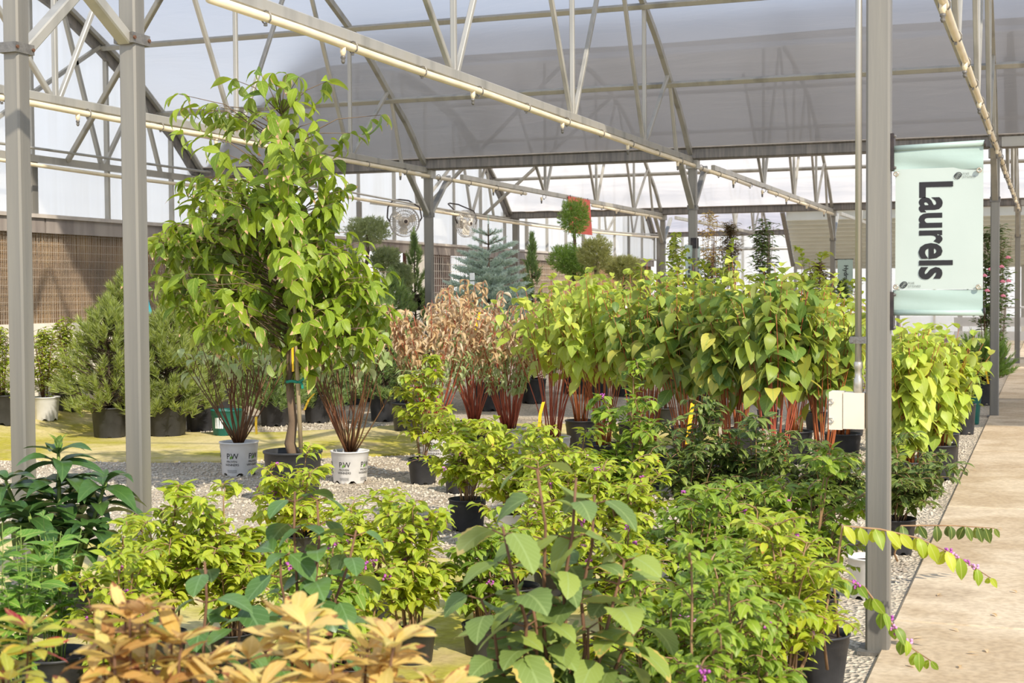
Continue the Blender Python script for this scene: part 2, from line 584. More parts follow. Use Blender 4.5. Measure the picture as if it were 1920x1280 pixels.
def ground_mat(name, cols, scale, bump, bscale, vor=False):
    m, N, L = new_mat(name)
    out = N.new('ShaderNodeOutputMaterial')
    b = N.new('ShaderNodeBsdfPrincipled')
    b.inputs['Roughness'].default_value = 0.9
    b.inputs['Specular IOR Level'].default_value = 0.2
    tc = N.new('ShaderNodeTexCoord')
    nz = N.new('ShaderNodeTexNoise')
    nz.inputs['Scale'].default_value = scale
    nz.inputs['Detail'].default_value = 6
    nz.inputs['Roughness'].default_value = 0.6
    L.new(tc.outputs['Object'], nz.inputs['Vector'])
    rp = N.new('ShaderNodeValToRGB')
    el = rp.color_ramp.elements
    el[0].position = 0.3
    el[0].color = srgb(cols[0])
    el[1].position = 0.7
    el[1].color = srgb(cols[-1])
    for i in range(1, len(cols) - 1):
        e = el.new(0.3 + 0.4 * i / (len(cols) - 1))
        e.color = srgb(cols[i])
    L.new(nz.outputs['Fac'], rp.inputs[0])
    col = rp.outputs[0]
    if vor:
        vo = N.new('ShaderNodeTexVoronoi')
        vo.inputs['Scale'].default_value = bscale
        L.new(tc.outputs['Object'], vo.inputs['Vector'])
        hs = N.new('ShaderNodeMixRGB')
        hs.blend_type = 'MULTIPLY'
        hs.inputs[0].default_value = 0.55
        r2 = N.new('ShaderNodeValToRGB')
        r2.color_ramp.elements[0].color = (0.35, 0.34, 0.33, 1)
        r2.color_ramp.elements[1].color = (1.25, 1.2, 1.12, 1)
        s = N.new('ShaderNodeSeparateXYZ')
        L.new(vo.outputs['Color'], s.inputs[0])
        L.new(s.outputs[0], r2.inputs[0])
        L.new(col, hs.inputs[1])
        L.new(r2.outputs[0], hs.inputs[2])
        col = hs.outputs[0]
        hgt = vo.outputs['Distance']
    else:
        n2 = N.new('ShaderNodeTexNoise')
        n2.inputs['Scale'].default_value = bscale
        n2.inputs['Detail'].default_value = 6
        L.new(tc.outputs['Object'], n2.inputs['Vector'])
        hgt = n2.outputs['Fac']
        hs = N.new('ShaderNodeMixRGB')
        hs.blend_type = 'MULTIPLY'
        hs.inputs[0].default_value = 0.35
        r2 = N.new('ShaderNodeValToRGB')
        r2.color_ramp.elements[0].position = 0.35
        r2.color_ramp.elements[0].color = (0.55, 0.52, 0.5, 1)
        r2.color_ramp.elements[1].position = 0.6
        r2.color_ramp.elements[1].color = (1.1, 1.1, 1.1, 1)
        L.new(hgt, r2.inputs[0])
        L.new(col, hs.inputs[1])
        L.new(r2.outputs[0], hs.inputs[2])
        col = hs.outputs[0]
    L.new(col, b.inputs['Base Color'])
    bp = N.new('ShaderNodeBump')
    bp.inputs['Strength'].default_value = bump
    bp.inputs['Distance'].default_value = 0.02
    L.new(hgt, bp.inputs['Height'])
    L.new(bp.outputs[0], b.inputs['Normal'])
    L.new(b.outputs[0], out.inputs[0])
    return m


MT['gravel'] = ground_mat('pale gravel', [(192, 178, 158), (208, 196, 176), (180, 160, 134)], 0.9, 0.9, 55, True)
MT['moss'] = ground_mat('mossy concrete', [(182, 170, 92), (206, 190, 138), (168, 160, 62), (196, 176, 128)], 0.8, 0.15, 40)
MT['concrete'] = ground_mat('tan concrete', [(198, 178, 148), (182, 160, 129), (208, 189, 160), (172, 152, 125)], 1.1, 0.12, 38)
MT['stone'] = pmat('gravel stone', (188, 176, 156), (142, 128, 112), 2.0, 0.9, c3=(202, 192, 174))

MT['l_lime'] = leafmat('lime beautyberry leaf', [(174, 190, 50), (150, 172, 46), (196, 202, 64), (132, 160, 46), (186, 192, 58), (160, 182, 50)], edge=(196, 150, 70), edge_amt=0.05)
MT['l_mid'] = leafmat('green beautyberry leaf', [(138, 164, 50), (114, 146, 46), (162, 184, 56), (98, 130, 46), (150, 174, 52)])
MT['l_shade_tone'] = leafmat('shade-toned shrub leaf', [(86, 108, 46), (70, 94, 42), (106, 124, 50), (78, 100, 48), (118, 134, 50)], trans=0.28)  # leaf green darkened so these shrubs look shaded
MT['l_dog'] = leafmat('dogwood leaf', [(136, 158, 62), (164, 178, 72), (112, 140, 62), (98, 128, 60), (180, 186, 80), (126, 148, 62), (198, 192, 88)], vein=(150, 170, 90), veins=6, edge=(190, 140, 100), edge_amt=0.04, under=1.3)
MT['l_doglime'] = leafmat('lime dogwood leaf', [(176, 196, 80), (192, 204, 84), (156, 182, 74), (204, 208, 96), (166, 188, 78)], vein=(190, 200, 110), veins=6)
MT['l_tree'] = leafmat('tree dogwood leaf', [(124, 150, 44), (146, 168, 50), (104, 132, 42), (160, 178, 56), (134, 156, 48)], vein=(170, 186, 88), veins=5, edge=(216, 176, 136), edge_amt=0.26, under=1.2)
MT['l_dry'] = leafmat('withered brown leaf', [(222, 200, 156), (198, 170, 126), (232, 214, 176), (178, 148, 108), (214, 188, 140)], vein=(210, 184, 140), trans=0.4, under=1.05)
MT['l_pale'] = leafmat('pale green leaf', [(176, 190, 130), (150, 174, 100), (190, 200, 150), (130, 158, 84)], vein=(200, 205, 160), under=1.2)
MT['l_vib'] = leafmat('dusty viburnum leaf', [(116, 136, 72), (102, 124, 66), (132, 150, 74), (146, 160, 72), (108, 130, 72)], vein=(150, 168, 104), veins=7, edge=(190, 170, 90), edge_amt=0.2, rough=0.6, trans=0.25)
MT['l_round'] = leafmat('glossy rounded leaf', [(80, 112, 54), (98, 128, 64), (68, 100, 50), (112, 140, 66)], vein=(120, 150, 96), veins=5, rough=0.3, trans=0.2)
MT['l_auc'] = leafmat('dark aucuba leaf', [(58, 88, 40), (70, 102, 46), (50, 78, 38), (82, 112, 50)], vein=(90, 120, 60), veins=5, rough=0.3, trans=0.15)
MT['l_auctip'] = leafmat('fresh aucuba leaf', [(130, 168, 60), (146, 180, 70)], veins=5)
MT['l_gold'] = leafmat('golden autumn leaf', [(214, 184, 104), (222, 198, 122), (206, 170, 96), (208, 190, 110), (190, 178, 92)], vein=(226, 206, 140), veins=4, edge=(150, 98, 62), edge_amt=0.3, under=1.05, trans=.3)
MT['l_orange'] = leafmat('orange brown autumn leaf', [(206, 172, 96), (196, 150, 88), (204, 182, 92), (160, 108, 70), (190, 182, 88), (186, 150, 84)], vein=(216, 186, 116), veins=4, edge=(120, 74, 52), edge_amt=0.45, under=1.05, trans=.3)
MT['l_yelgr'] = leafmat('yellow green leaf with red', [(190, 186, 74), (170, 176, 66), (204, 176, 76), (150, 160, 60), (196, 190, 84)], veins=4, edge=(190, 70, 70), edge_amt=0.2)
MT['l_red'] = leafmat('crimson leaf', [(178, 56, 66), (150, 44, 52), (196, 80, 78)], veins=4)
MT['l_euo'] = leafmat('fresh green small leaf', [(112, 156, 58), (94, 138, 52), (130, 170, 66), (84, 124, 50)], veins=5, rough=0.5)
MT['l_yshrub'] = leafmat('yellow green shrub leaf', [(160, 180, 56), (132, 160, 52), (186, 190, 66), (112, 142, 50)])
MT['l_maroon'] = leafmat('maroon green leaf', [(92, 84, 52), (112, 78, 52), (78, 88, 50), (128, 92, 60)], trans=0.3)
MT['l_darkgr'] = leafmat('dark green leaf', [(70, 100, 48), (86, 116, 54), (58, 88, 44)], trans=0.25)
MT['l_straw'] = leafmat('straw yellow leaf', [(206, 180, 96), (188, 150, 76), (214, 196, 120)])
MT['n_pine'] = leafmat('pine needle', [(150, 168, 72), (128, 150, 66), (170, 182, 84), (112, 134, 60)], trans=0.4, under=1.0)
MT['n_pine2'] = leafmat('soft pine needle', [(140, 172, 96), (124, 158, 92), (164, 186, 106)], trans=0.4, under=1.0)
MT['n_spruce'] = leafmat('blue spruce needle', [(214, 228, 220), (196, 214, 208), (228, 238, 230)], trans=0.35, under=1.0)
MT['n_juniper'] = leafmat('juniper spray', [(122, 166, 58), (142, 182, 68), (106, 148, 56), (158, 188, 76)], trans=0.4, under=1.0)
MT['n_cloud'] = leafmat('cloud pine needle', [(178, 190, 134), (160, 174, 122), (194, 202, 146)], trans=0.4, under=1.0)
MT['n_bush'] = leafmat('brown green needle', [(186, 188, 112), (166, 172, 100), (202, 196, 124)], trans=0.4, under=1.0)

# ------------------------------------------------------------------ text (made first, while the scene is small)
_TXT = {}


def text_mesh(s, size=1.0, off=0.0, sx=1.0, ext=0.0, space=1.0):
    c = bpy.data.curves.new('lettering', 'FONT')
    c.body = s
    c.size = size
    c.offset = off
    c.extrude = ext
    c.space_character = space
    c.resolution_u = 3
    t = bpy.data.objects.new('lettering', c)
    COL.objects.link(t)
    dg = bpy.context.evaluated_depsgraph_get()
    me = bpy.data.meshes.new_from_object(t.evaluated_get(dg))
    bpy.data.objects.remove(t)
    V = np.array([v.co[:] for v in me.vertices]) if len(me.vertices) else np.zeros((0, 3))
    F = [tuple(p.vertices) for p in me.polygons]
    bpy.data.meshes.remove(me)
    V[:, 0] *= sx
    return V, F


TX = {
    'laurels': text_mesh('Laurels', 1.0, 0.028, 0.80),
    'five': text_mesh('FIVE', 1.0, 0.0, 1.0, space=1.15),
    'stones': text_mesh('STONES', 1.0, 0.0, 1.0, space=1.15),
    'hyd': text_mesh('Hydrangeas', 1.0, 0.02, 0.85),
    'P': text_mesh('P', 1.0, 0.0, 0.95),
    'W': text_mesh('W', 1.0, 0.0, 0.95),
    'proven': text_mesh('PROVEN', 1.0, 0.0, 1.0),
    'winners': text_mesh('WINNERS', 1.0, 0.0, 1.0),
}

# ------------------------------------------------------------------ floor, paths, walkway
XA, XB, XC = -3.54, -6.59, -0.49
Y0, Y1, Y2, Y3 = 5.147, 15.04, 25.63, 36.2
XW = -9.6

nx, ny = 72, 60
xs = np.concatenate([np.linspace(-30, -10.2, 6), np.linspace(-9.9, -7.4, 22), np.linspace(-7, 20, 24)])
ys = np.linspace(-6, 70, ny)
V = [(x, y, gz(x, y)) for y in ys for x in xs]
n = len(xs)
F = [(j * n + i, j * n + i + 1, (j + 1) * n + i + 1, (j + 1) * n + i) for j in range(ny - 1) for i in range(n - 1)]
fl = obj('floor', mesh_from('floor', V, F, MT['gravel'], smooth=True))
tag(fl, 'pale gravel ground under the potted shrubs', kind='structure')


def slab_poly(name, poly, mat, z0=0.014, parent=None, cells=0.35):
    """thin slab following the ground inside a polygon (x, y)"""
    poly = [Vector((p[0], p[1], 0)) for p in poly]
    top, n = [], len(poly)
    dense = []
    for i in range(n):
        a, b = poly[i], poly[(i + 1) % n]
        k = max(1, int((b - a).length / cells))
        for j in range(k):
            q = a.lerp(b, j / k)
            dense.append(q)
    rnd = random.Random(4)
    dense = [Vector((p.x + rnd.uniform(-.03, .03), p.y + rnd.uniform(-.03, .03), 0)) for p in dense]
    from mathutils.geometry import delaunay_2d_cdt
    inner = []
    x0, x1 = min(p.x for p in poly), max(p.x for p in poly)
    y0, y1 = min(p.y for p in poly), max(p.y for p in poly)
    x = x0
    while x < x1:
        y = y0
        while y < y1:
            inner.append(Vector((x, y)))
            y += cells * 1.4
        x += cells * 1.4
    nd = len(dense)
    res = delaunay_2d_cdt([p.to_2d() for p in dense] + inner, [], [list(range(nd))], 1, 1e-4)
    vs = [(v.x, v.y, gz(v.x, v.y) + z0) for v in res[0]]
    fs = [tuple(f) for f in res[2]]
    m = len(vs)
    # skirt
    ed = {}
    for f in fs:
        for a, b in zip(f, f[1:] + f[:1]):
            ed[(a, b)] = 1
    sk = [(a, b) for a, b in ed if (b, a) not in ed]
    vs2 = [(p[0], p[1], p[2] - 0.05) for p in vs]
    fs2 = [(b, a, a + m, b + m) for a, b in sk]
    return obj(name, mesh_from(name, vs + vs2, fs + fs2, mat), parent)


path = slab_poly('path', [(-9.58, 8.75), (-6.93, 9.14), (-6.35, 9.22), (-5.76, 9.46), (-4.93, 10.13), (-3.9, 10.8), (-2.5, 11.9), (-3.0, 13.2), (-4.6, 13.0), (-5.68, 12.62), (-6.1, 12.0), (-6.6, 11.5), (-7.41, 11.25), (-8.0, 11.5), (-8.6, 11.75), (-9.58, 11.9)], MT['moss'])
tag(path, 'mossy yellow green path behind the white pots', kind='structure')
path2 = slab_poly('path', [(-6.5, 5.9), (-4.6, 6.1), (-3.1, 6.3), (-1.7, 6.1), (-1.3, 6.0), (-1.3, 3.2), (-6.5, 2.6)], MT['moss'])
tag(path2, 'dull mossy path under the beautyberry shrubs', kind='structure')

walk = thing('walkway', (0, 0, 0), 'tan concrete walkway of long slabs beside the shrubs', kind='structure')
yb = [-3.6, -0.55, 2.5, 5.585, 8.65, 11.7, 14.75, 17.8, 20.85, 23.9, 27, 30, 33, 36, 39, 42]
for a, b in zip(yb[:-1], yb[1:]):
    m = MB()
    x0, x1, z1 = -0.545, 1.75, 0.02
    e = 0.008
    m.add([(x0, a + .006, -.05), (x1, a + .006, -.05), (x1, b - .006, -.05), (x0, b - .006, -.05),
           (x0, a + .006, z1 - e), (x1, a + .006, z1 - e), (x1, b - .006, z1 - e), (x0, b - .006, z1 - e),
           (x0 + e, a + .006 + e, z1), (x1 - e, a + .006 + e, z1), (x1 - e, b - .006 - e, z1), (x0 + e, b - .006 - e, z1)],
          [(0, 1, 5, 4), (1, 2, 6, 5), (2, 3, 7, 6), (3, 0, 4, 7), (4, 5, 9, 8), (5, 6, 10, 9), (6, 7, 11, 10), (7, 4, 8, 11), (8, 9, 10, 11)])
    m.build('slab', MT['concrete'], walk)

# loose stones on top of the gravel
rg = np.random.default_rng(5)
NS = 26000
sx_ = rg.uniform(-7.6, -0.6, NS)
sy_ = rg.uniform(5.6, 12.6, NS)
octv = np.array([(1, 0, 0), (-1, 0, 0), (0, 1, 0), (0, -1, 0), (0, 0, .7), (0, 0, -.5)], float)
octf = np.array([(0, 2, 4), (2, 1, 4), (1, 3, 4), (3, 0, 4), (2, 0, 5), (1, 2, 5), (3, 1, 5), (0, 3, 5)])


def in_poly(x, y, P):
    ins = np.zeros(len(x), bool)
    j = len(P) - 1
    for i in range(len(P)):
        xi, yi = P[i]
        xj, yj = P[j]
        c = ((yi > y) != (yj > y)) & (x < (xj - xi) * (y - yi) / (yj - yi + 1e-9) + xi)
        ins ^= c
        j = i
    return ins


keep = ~in_poly(sx_, sy_, [(-9.58, 8.75), (-6.93, 9.14), (-6.35, 9.22), (-5.76, 9.46), (-4.93, 10.13), (-3.9, 10.8), (-2.5, 11.9), (-3.0, 13.2), (-4.6, 13.0), (-5.68, 12.62), (-6.1, 12.0), (-6.6, 11.5), (-7.41, 11.25), (-8.0, 11.5), (-9.58, 11.9)]) & ~((sx_ > -6.5) & (sy_ < 6.3))
sx_, sy_ = sx_[keep], sy_[keep]
ss = rg.uniform(.006, .017, len(sx_))
ang = rg.uniform(0, 6.28, len(sx_))
ca, sa = np.cos(ang), np.sin(ang)
ov = octv[None] * ss[:, None, None] * rg.uniform(.7, 1.3, (len(sx_), 1, 3)) * rg.uniform(.75, 1.2, (len(sx_), 6, 1))
X = ov[..., 0] * ca[:, None] - ov[..., 1] * sa[:, None] + sx_[:, None]
Y = ov[..., 0] * sa[:, None] + ov[..., 1] * ca[:, None] + sy_[:, None]
Zg = np.array([gz(a, b) for a, b in zip(sx_, sy_)])
Z = ov[..., 2] + Zg[:, None] + 0.002
V = np.stack([X, Y, Z], -1).reshape(-1, 3)
F = (octf[None] + 6 * np.arange(len(sx_))[:, None, None]).reshape(-1, 3)
tag(obj('gravel', mesh_from('gravel', V, F, MT['stone'])), 'loose pale gravel stones between the pots', kind='stuff')


# ------------------------------------------------------------------ greenhouse frame
PROF = [(0, 2.69), (.12, 2.75), (.24, 2.83), (.51, 3.09), (.95, 3.36), (1.5, 3.72), (1.95, 3.95), (2.3, 4.11), (2.67, 4.28), (3.3, 4.46), (4.2, 4.64), (4.95, 4.72)]


def prof(u):
    u = min(max(u, 0), 4.95)
    for (a, za), (b, zb) in zip(PROF[:-1], PROF[1:]):
        if u <= b:
            t = (u - a) / (b - a)
            return za + (zb - za) * t
    return PROF[-1][1]


def make_truss(X, yg, label, near=0.0):
    """far half of a roof truss that ends on the gutter at y = yg"""
    t = thing('roof_truss', (X, yg, 2.68), label, 'truss', 'roof trusses')
    m = MB()
    m.beam((X, yg - 9.7 + near, 2.648), (X, yg - .06, 2.648), .045, .064, bev=.006)
    m.build('bottom_chord', MT['galv'], t)
    pts = [(X, yg - u, prof(u) - .015) for u in np.linspace(0.02, 4.95, 26)]
    m = MB()
    for a, b in zip(pts[:-1], pts[1:]):
        m.beam(a, b, .045, .06)
    m.build('arch_rib', MT['galv'], t)

    def web(y0, y1, z1):
        mm = MB()
        mm.beam((X + .002, yg + y0, 2.66), (X + .002, yg + y1, z1), .036, .036, up=(1, 0, 0), bev=.005)
        mm.build('web_bar', MT['galv'], t)

    web(-.72, -.98, prof(.98) - .03)
    for nd, lft, rgt in ((-1.95, -2.85, -1.06), (-4.12, -5.3, -3.05), (-6.55, -7.9, -5.35)):
        zl = prof(-lft) - .03 if -lft < 4.95 else prof(9.9 + lft) - .03
        web(nd - .04, lft, zl)
        zv = prof(-nd) - .03 if -nd < 4.95 else prof(9.9 + nd) - .03
        web(nd, nd, zv)
        web(nd + .04, rgt, prof(min(4.95, -rgt)) - .03 if -rgt < 4.95 else prof(9.9 + rgt) - .03)
    return t


tr_lab = {
    (XA, Y1): 'truss whose chord carries the cream pipe to the post behind the green dogwoods',
    (XB, Y1): 'truss whose chord passes behind the tree crown to the post beside the fans',
    (XC, Y1): 'truss whose chord runs along the walkway above the white banner',
    (XA, Y2): 'truss in the bright bay ending above the ribbed metal roof',
    (XB, Y2): 'truss in the bright bay from which the red banner hangs',
    (XC, Y2): 'truss in the bright bay over the walkway beyond the banner',
    (XA, Y3): 'roof truss in the last bay behind the tall maroon tree',
    (XB, Y3): 'roof truss in the last bay beyond the red banner',
}
for (X, yg), lab in tr_lab.items():
    make_truss(X, yg, lab, near=0.0 if yg < 20 else 0.1)


def make_pipe(X, y0, y1, label, gap=(), dx=.03, n=0.92, sp=1.84, z=2.585):
    t = thing('sprinkler_pipe', (X + dx, y0, z), label, 'pipe', 'sprinkler pipes')
    segs, a = [], y0
    for g0, g1 in gap:
        segs.append((a, g0))
        a = g1
    segs.append((a, y1))
    for a, b in segs:
        m = MB()
        k = max(2, int((b - a) / .8))
        m.tube([(X + dx, a + (b - a) * i / k, z + .004 * math.sin(i * 1.9)) for i in range(k + 1)], .0215, 10)
        m.build('pipe', MT['pipe'], t, smooth=True)
    y = y0 + .5
    while y < y1:
        m = MB()
        m.tube([(X + dx + .027 * math.cos(a), y, z + .004 + .032 * math.sin(a)) for a in np.linspace(-2.6, 2.6 + .0, 9) + math.pi / 2], .004, 5)
        m.box((X + dx - .004, y, z - .03), (.014, .012, .016))
        m.build('clip', MT['bracket'], t)
        y += n
    y = y0 + 1.3
    while y < y1:
        m = MB()
        m.lathe([(.0, -.012), (.016, -.012), (.016, -.045), (.012, -.05), (.012, -.06), (0, -.06)], 10, (X + dx, y, z))
        s = m.build('sprinkler', MT['pipe'], t, smooth=True)
        m = MB()
        m.lathe([(.0, -.06), (.013, -.06), (.014, -.072), (.009, -.076), (.012, -.088), (.006, -.1), (0, -.1)], 10, (X + dx, y, z))
        m.build('nozzle', MT['bracket'], s, smooth=True)
        y += sp
    return t


make_pipe(XA, 5.6, 15.6, 'cream pipe with sprinklers crossing above the tree crown to the dogwoods')
make_pipe(XB, 7.4, 15.6, 'cream sprinkler pipe passing behind the tall tree crown')
make_pipe(XC, 5.6, 15.3, 'cream sprinkler pipe over the walkway above the white banner')
make_pipe(XA, 15.7, 25.4, 'cream sprinkler pipe leading to the ribbed metal roof', gap=((18.0, 19.3),))
make_pipe(XB, 15.7, 25.4, 'cream sprinkler pipe on the chord that holds the red banner', gap=((18.2, 21.2),))
make_pipe(XC, 15.5, 25.4, 'cream sprinkler pipe far along the walkway beyond the banner')

# purlins
for yg, nm in ((Y1, 'grey'), (Y2, 'bright'), (Y3, 'last')):
    for u, wh in ((.97, 'lower'), (1.98, 'upper'), (3.25, 'ridge side')):
        m = MB()
        z = prof(u)
        for a, b in ((XW, XB), (XB, XA), (XA, XC), (XC, 2.56), (2.56, 6)):
            m.beam((a, yg - u, z - .055), (b, yg - u, z - .055), .05, .05, up=(0, -.55, .83), bev=.005)
        o = m.build('purlin', MT['galv'])
        tag(o, '%s steel purlin across the %s roof bay' % (wh, nm), 'purlin', 'roof purlins')


def make_gutter(y, label, x1=6.2, drop=.115):
    t = thing('gutter', (XW, y, 2.65), label, 'gutter', 'roof gutters')
    m = MB()
    zt, zb = 2.768, 2.768 - drop
    P = [(-.13, zt), (-.10, zt - .012), (-.10, zb + .012), (-.085, zb), (.085, zb), (.10, zb + .012), (.10, zt - .012), (.13, zt), (.13, zt + .006), (-.13, zt + .006)]
    n = len(P)
    vs = [(XW - .1, y + a, b) for a, b in P] + [(x1, y + a, b) for a, b in P]
    m.add(vs, [(i, (i + 1) % n, n + (i + 1) % n, n + i) for i in range(n)] + [tuple(range(n)), tuple(range(2 * n - 1, n - 1, -1))])
    m.build('channel', MT['gutter'], t)
    m = MB()
    m.lohi((XW, y - .135, zt + .004), (x1, y - .10, zt + .014))
    m.build('film_clamp', MT['sill'], t)
    m = MB()
    m.lohi((XC + .05, y - .105, zb + .004), (XC + .62, y - .101, zt - .014))
    m.build('splice_plate', MT['galv'], t)
    return t


make_gutter(Y1, 'dark steel gutter along the foot of the grey roof film')
make_gutter(Y2, 'steel gutter at the foot of the bright white roof film')
make_gutter(Y3, 'thin far gutter at the foot of the last roof bay', x1=-5.2)


def post(name, x, y, z1, w, label, knees=(), rust=False, base=True, kz=2.15, kd=.59):
    g = gz(x, y)
    t = thing(name, (x, y, g), label, 'post', 'steel posts')
    m = MB()
    m.beam((x, y, g - .02), (x, y, z1), w, w, up=(0, 1, 0), bev=.008)
    s = m.build('shaft', MT['galv_post'], t)
    if base:
        m = MB()
        m.box((x, y, g + .008), (w + .05, w + .05, .014))
        m.build('base_plate', MT['bracket'], t)
    for s_ in knees:
        m = MB()
        m.beam((x, y + s_ * w * .4, kz), (x, y + s_ * kd, 2.62), .045, .06, up=(1, 0, 0), bev=.005)
        m.build('knee_brace', MT['galv'], t)
    if knees:
        m = MB()
        m.box((x, y, kz), (w + .014, w + .02, .05))
        m.build('bracket', MT['bracket'], t)
        m = MB()
        m.lohi((x - w * .75, y - w * .75, z1 - .10), (x + w * .75, y + w * .75, z1 - .01))
        m.build('cap', MT['galv'], t)
    return t


post('steel_post', XA, Y1, 2.66, .085, 'grey post with two knee braces rising out of the green dogwoods', (-1, 1))
post('steel_post', XB, Y1, 2.66, .085, 'grey post with two knee braces beside the wall fans', (-1, 1))
post('steel_post', XC - .01, Y1, 2.66, .085, 'grey post at the walkway edge just beyond the banner', (-1, 1))
post('steel_post', XA, Y2, 2.66, .085, 'distant post that carries the small hydrangea banner', (-1, 1))
post('steel_post', XB, Y2, 2.66, .085, 'distant post beside the ball shaped pine and white wall', (-1, 1))
post('steel_post', XC, Y2, 2.66, .085, 'distant rust footed post at the walkway edge', (-1, 1))
post('steel_post', XW + .16, Y2, 2.66, .11, 'thick end post of the white wall behind the blue spruce', ())
post('steel_post', XW + .16, Y3 + .1, 2.66, .11, 'last wall post before the bright far end', ())
post('steel_post', XB, Y3, 2.66, .085, 'far slim post near the maroon leaved tree', ())
post('steel_post', XC, Y3, 2.66, .085, 'farthest thin post along the walkway', ())


def near_post(x, label, brace):
    t = post('steel_post', x, Y0, 3.2, .08, label)
    m = MB()
    zb = 2.335
    m.lohi((x - .047, Y0 - .062, zb - .022), (x + .047, Y0 + .062, zb + .022))
    b = m.build('bracket', MT['bracket'], t)
    for sy in (-.052, .052):
        m = MB()
        m.lathe([(0, .007), (.008, .007), (.008, 0)], 6)
        for i, v in enumerate(m.v):
            m.v[i] = (x + .047 + v[2], Y0 + sy + v[0], zb + v[1])
        m.build('bolt', MT['rust'], b)
    m = MB()
    m.beam((x + .0, Y0 + brace * .045, zb - .005), (x, Y0 + brace * .62, zb + .50 if brace > 0 else zb + .34), .05, .062, up=(1, 0, 0), bev=.006)
    m.build('knee_brace', MT['galv'], t)
    return t


near_post(-3.602, 'thick grey post beside the tall tree, brace rising to its upper end', -1)
near_post(-4.195, 'thick grey post behind the dark leaved aucuba', 1)
XR = -.5535
pr = post('steel_post', XR, Y0, 3.2, .081, 'thick grey post carrying the white banner and conduit')

# conduit and box on the banner post
t = thing('conduit', (-.62, Y0 - .02, .79), 'galvanised conduit running down into a beige electrical box', 'conduit')
m = MB()
m.tube([(-.6205, Y0 - .02, 3.2), (-.6205, Y0 - .02, 1.0)], .0115, 12)
m.build('pipe', MT['zinc'], t, smooth=True)
m = MB()
m.lathe([(.0, .115), (.0125, .115), (.0155, .11), (.0155, .092), (.0125, .088), (.0125, .06), (.016, .055), (.016, 0), (0, 0)], 12, (-.6205, Y0 - .02, .905))
m.build('coupling', MT['zinc'], t, smooth=True)
m = MB()
m.lohi((-.648, Y0 - .036, 1.083), (-.59, Y0 - .002, 1.107))
m.tube([(-.641, Y0 - .05, 1.095), (-.641, Y0 - .0, 1.095)], .009, 8)
m.build('clamp', MT['bracket'], t)
m = MB()
m.lohi((-.668, Y0 - .055, .787), (-.597, Y0 + .03, .912))
bx = m.build('box', MT['beige'], t)
m = MB()
m.lohi((-.716, Y0 - .06, .784), (-.6705, Y0 + .03, .915))
lid = m.build('lid', MT['beige'], t)
for zz in (.882, .816):
    m = MB()
    m.tube([(-.716, Y0 - .062, zz + .008), (-.702, Y0 - .066, zz + .008), (-.698, Y0 - .066, zz), (-.702, Y0 - .066, zz - .008), (-.716, Y0 - .062, zz - .008)], .0018, 5)
    m.build('latch', MT['zinc'], lid)


# ------------------------------------------------------------------ roof film
ceil = thing('ceiling', (0, 0, 3), 'plastic film roof stretched over the arched trusses', kind='structure')


def film(x0, x1, yg, mat, seed, u1=4.95, name='film_panel', side=-1):
    rnd = random.Random(seed)
    nx_, nu = 22, 34
    ph = [rnd.uniform(0, 6) for _ in range(8)]
    V, F = [], []
    for i in range(nx_ + 1):
        a = i / nx_
        for j in range(nu + 1):
            b = j / nu
            u = .06 + (u1 - .06) * b
            x = x0 + (x1 - x0) * a
            z = prof(u) + .018
            # slack between ribs and the folds pulled up from the gutter clamp
            sag = math.sin(math.pi * a) * .02 * math.sin(b * 9 + ph[0])
            fold = .012 * math.exp(-u * .9) * math.sin((a * 13 + u * 2.2) * 2.1 + ph[1]) + .007 * math.exp(-u * .5) * math.sin((a * 31 - u * 3) * 1.3 + ph[2])
            fold += .008 * math.exp(-abs(u - 1.3) * 2.2) * math.sin((a * 19 + u * 5) * 1.7 + ph[3])
            V.append((x, yg + side * u, z + sag + fold * (math.sin(math.pi * a) ** .5 if 0 < a < 1 else 0)))
    n = nu + 1
    F = [(i * n + j, i * n + j + 1, (i + 1) * n + j + 1, (i + 1) * n + j) for i in range(nx_) for j in range(nu)]
    V = np.array(V) - np.array([0, 0, 3.0])
    obj(name, mesh_from(name, V, np.array(F), mat, smooth=True), ceil)


k = 0
for yg, mt in ((Y1, 'film_grey'), (Y2, 'film_white'), (Y3, 'film_dim')):
    for x0, x1 in ((XW, XB), (XB, XA), (XA, XC), (XC, 2.56), (2.56, 5.61)):
        if yg == Y3 and x0 > -6.5:
            continue
        film(x0, x1, yg, MT[mt], 10 + k)
        k += 1
        if yg == Y1:      # the near slope of the next bay rises beyond the same gutter
            film(x0, x1, yg, MT['film_near'], 40 + k, side=1, u1=5.2)

# ------------------------------------------------------------------ the long side wall
wl = thing('wall_left', (XW, 20, 0), 'white twin wall panels above brown cooling pads', kind='structure')


def roofline(y):
    for yg in (Y1, Y2, Y3):
        if y <= yg:
            u = yg - y
            return prof(u) if u <= 5.3 else prof(max(0, 10.59 - u))
    return 2.7


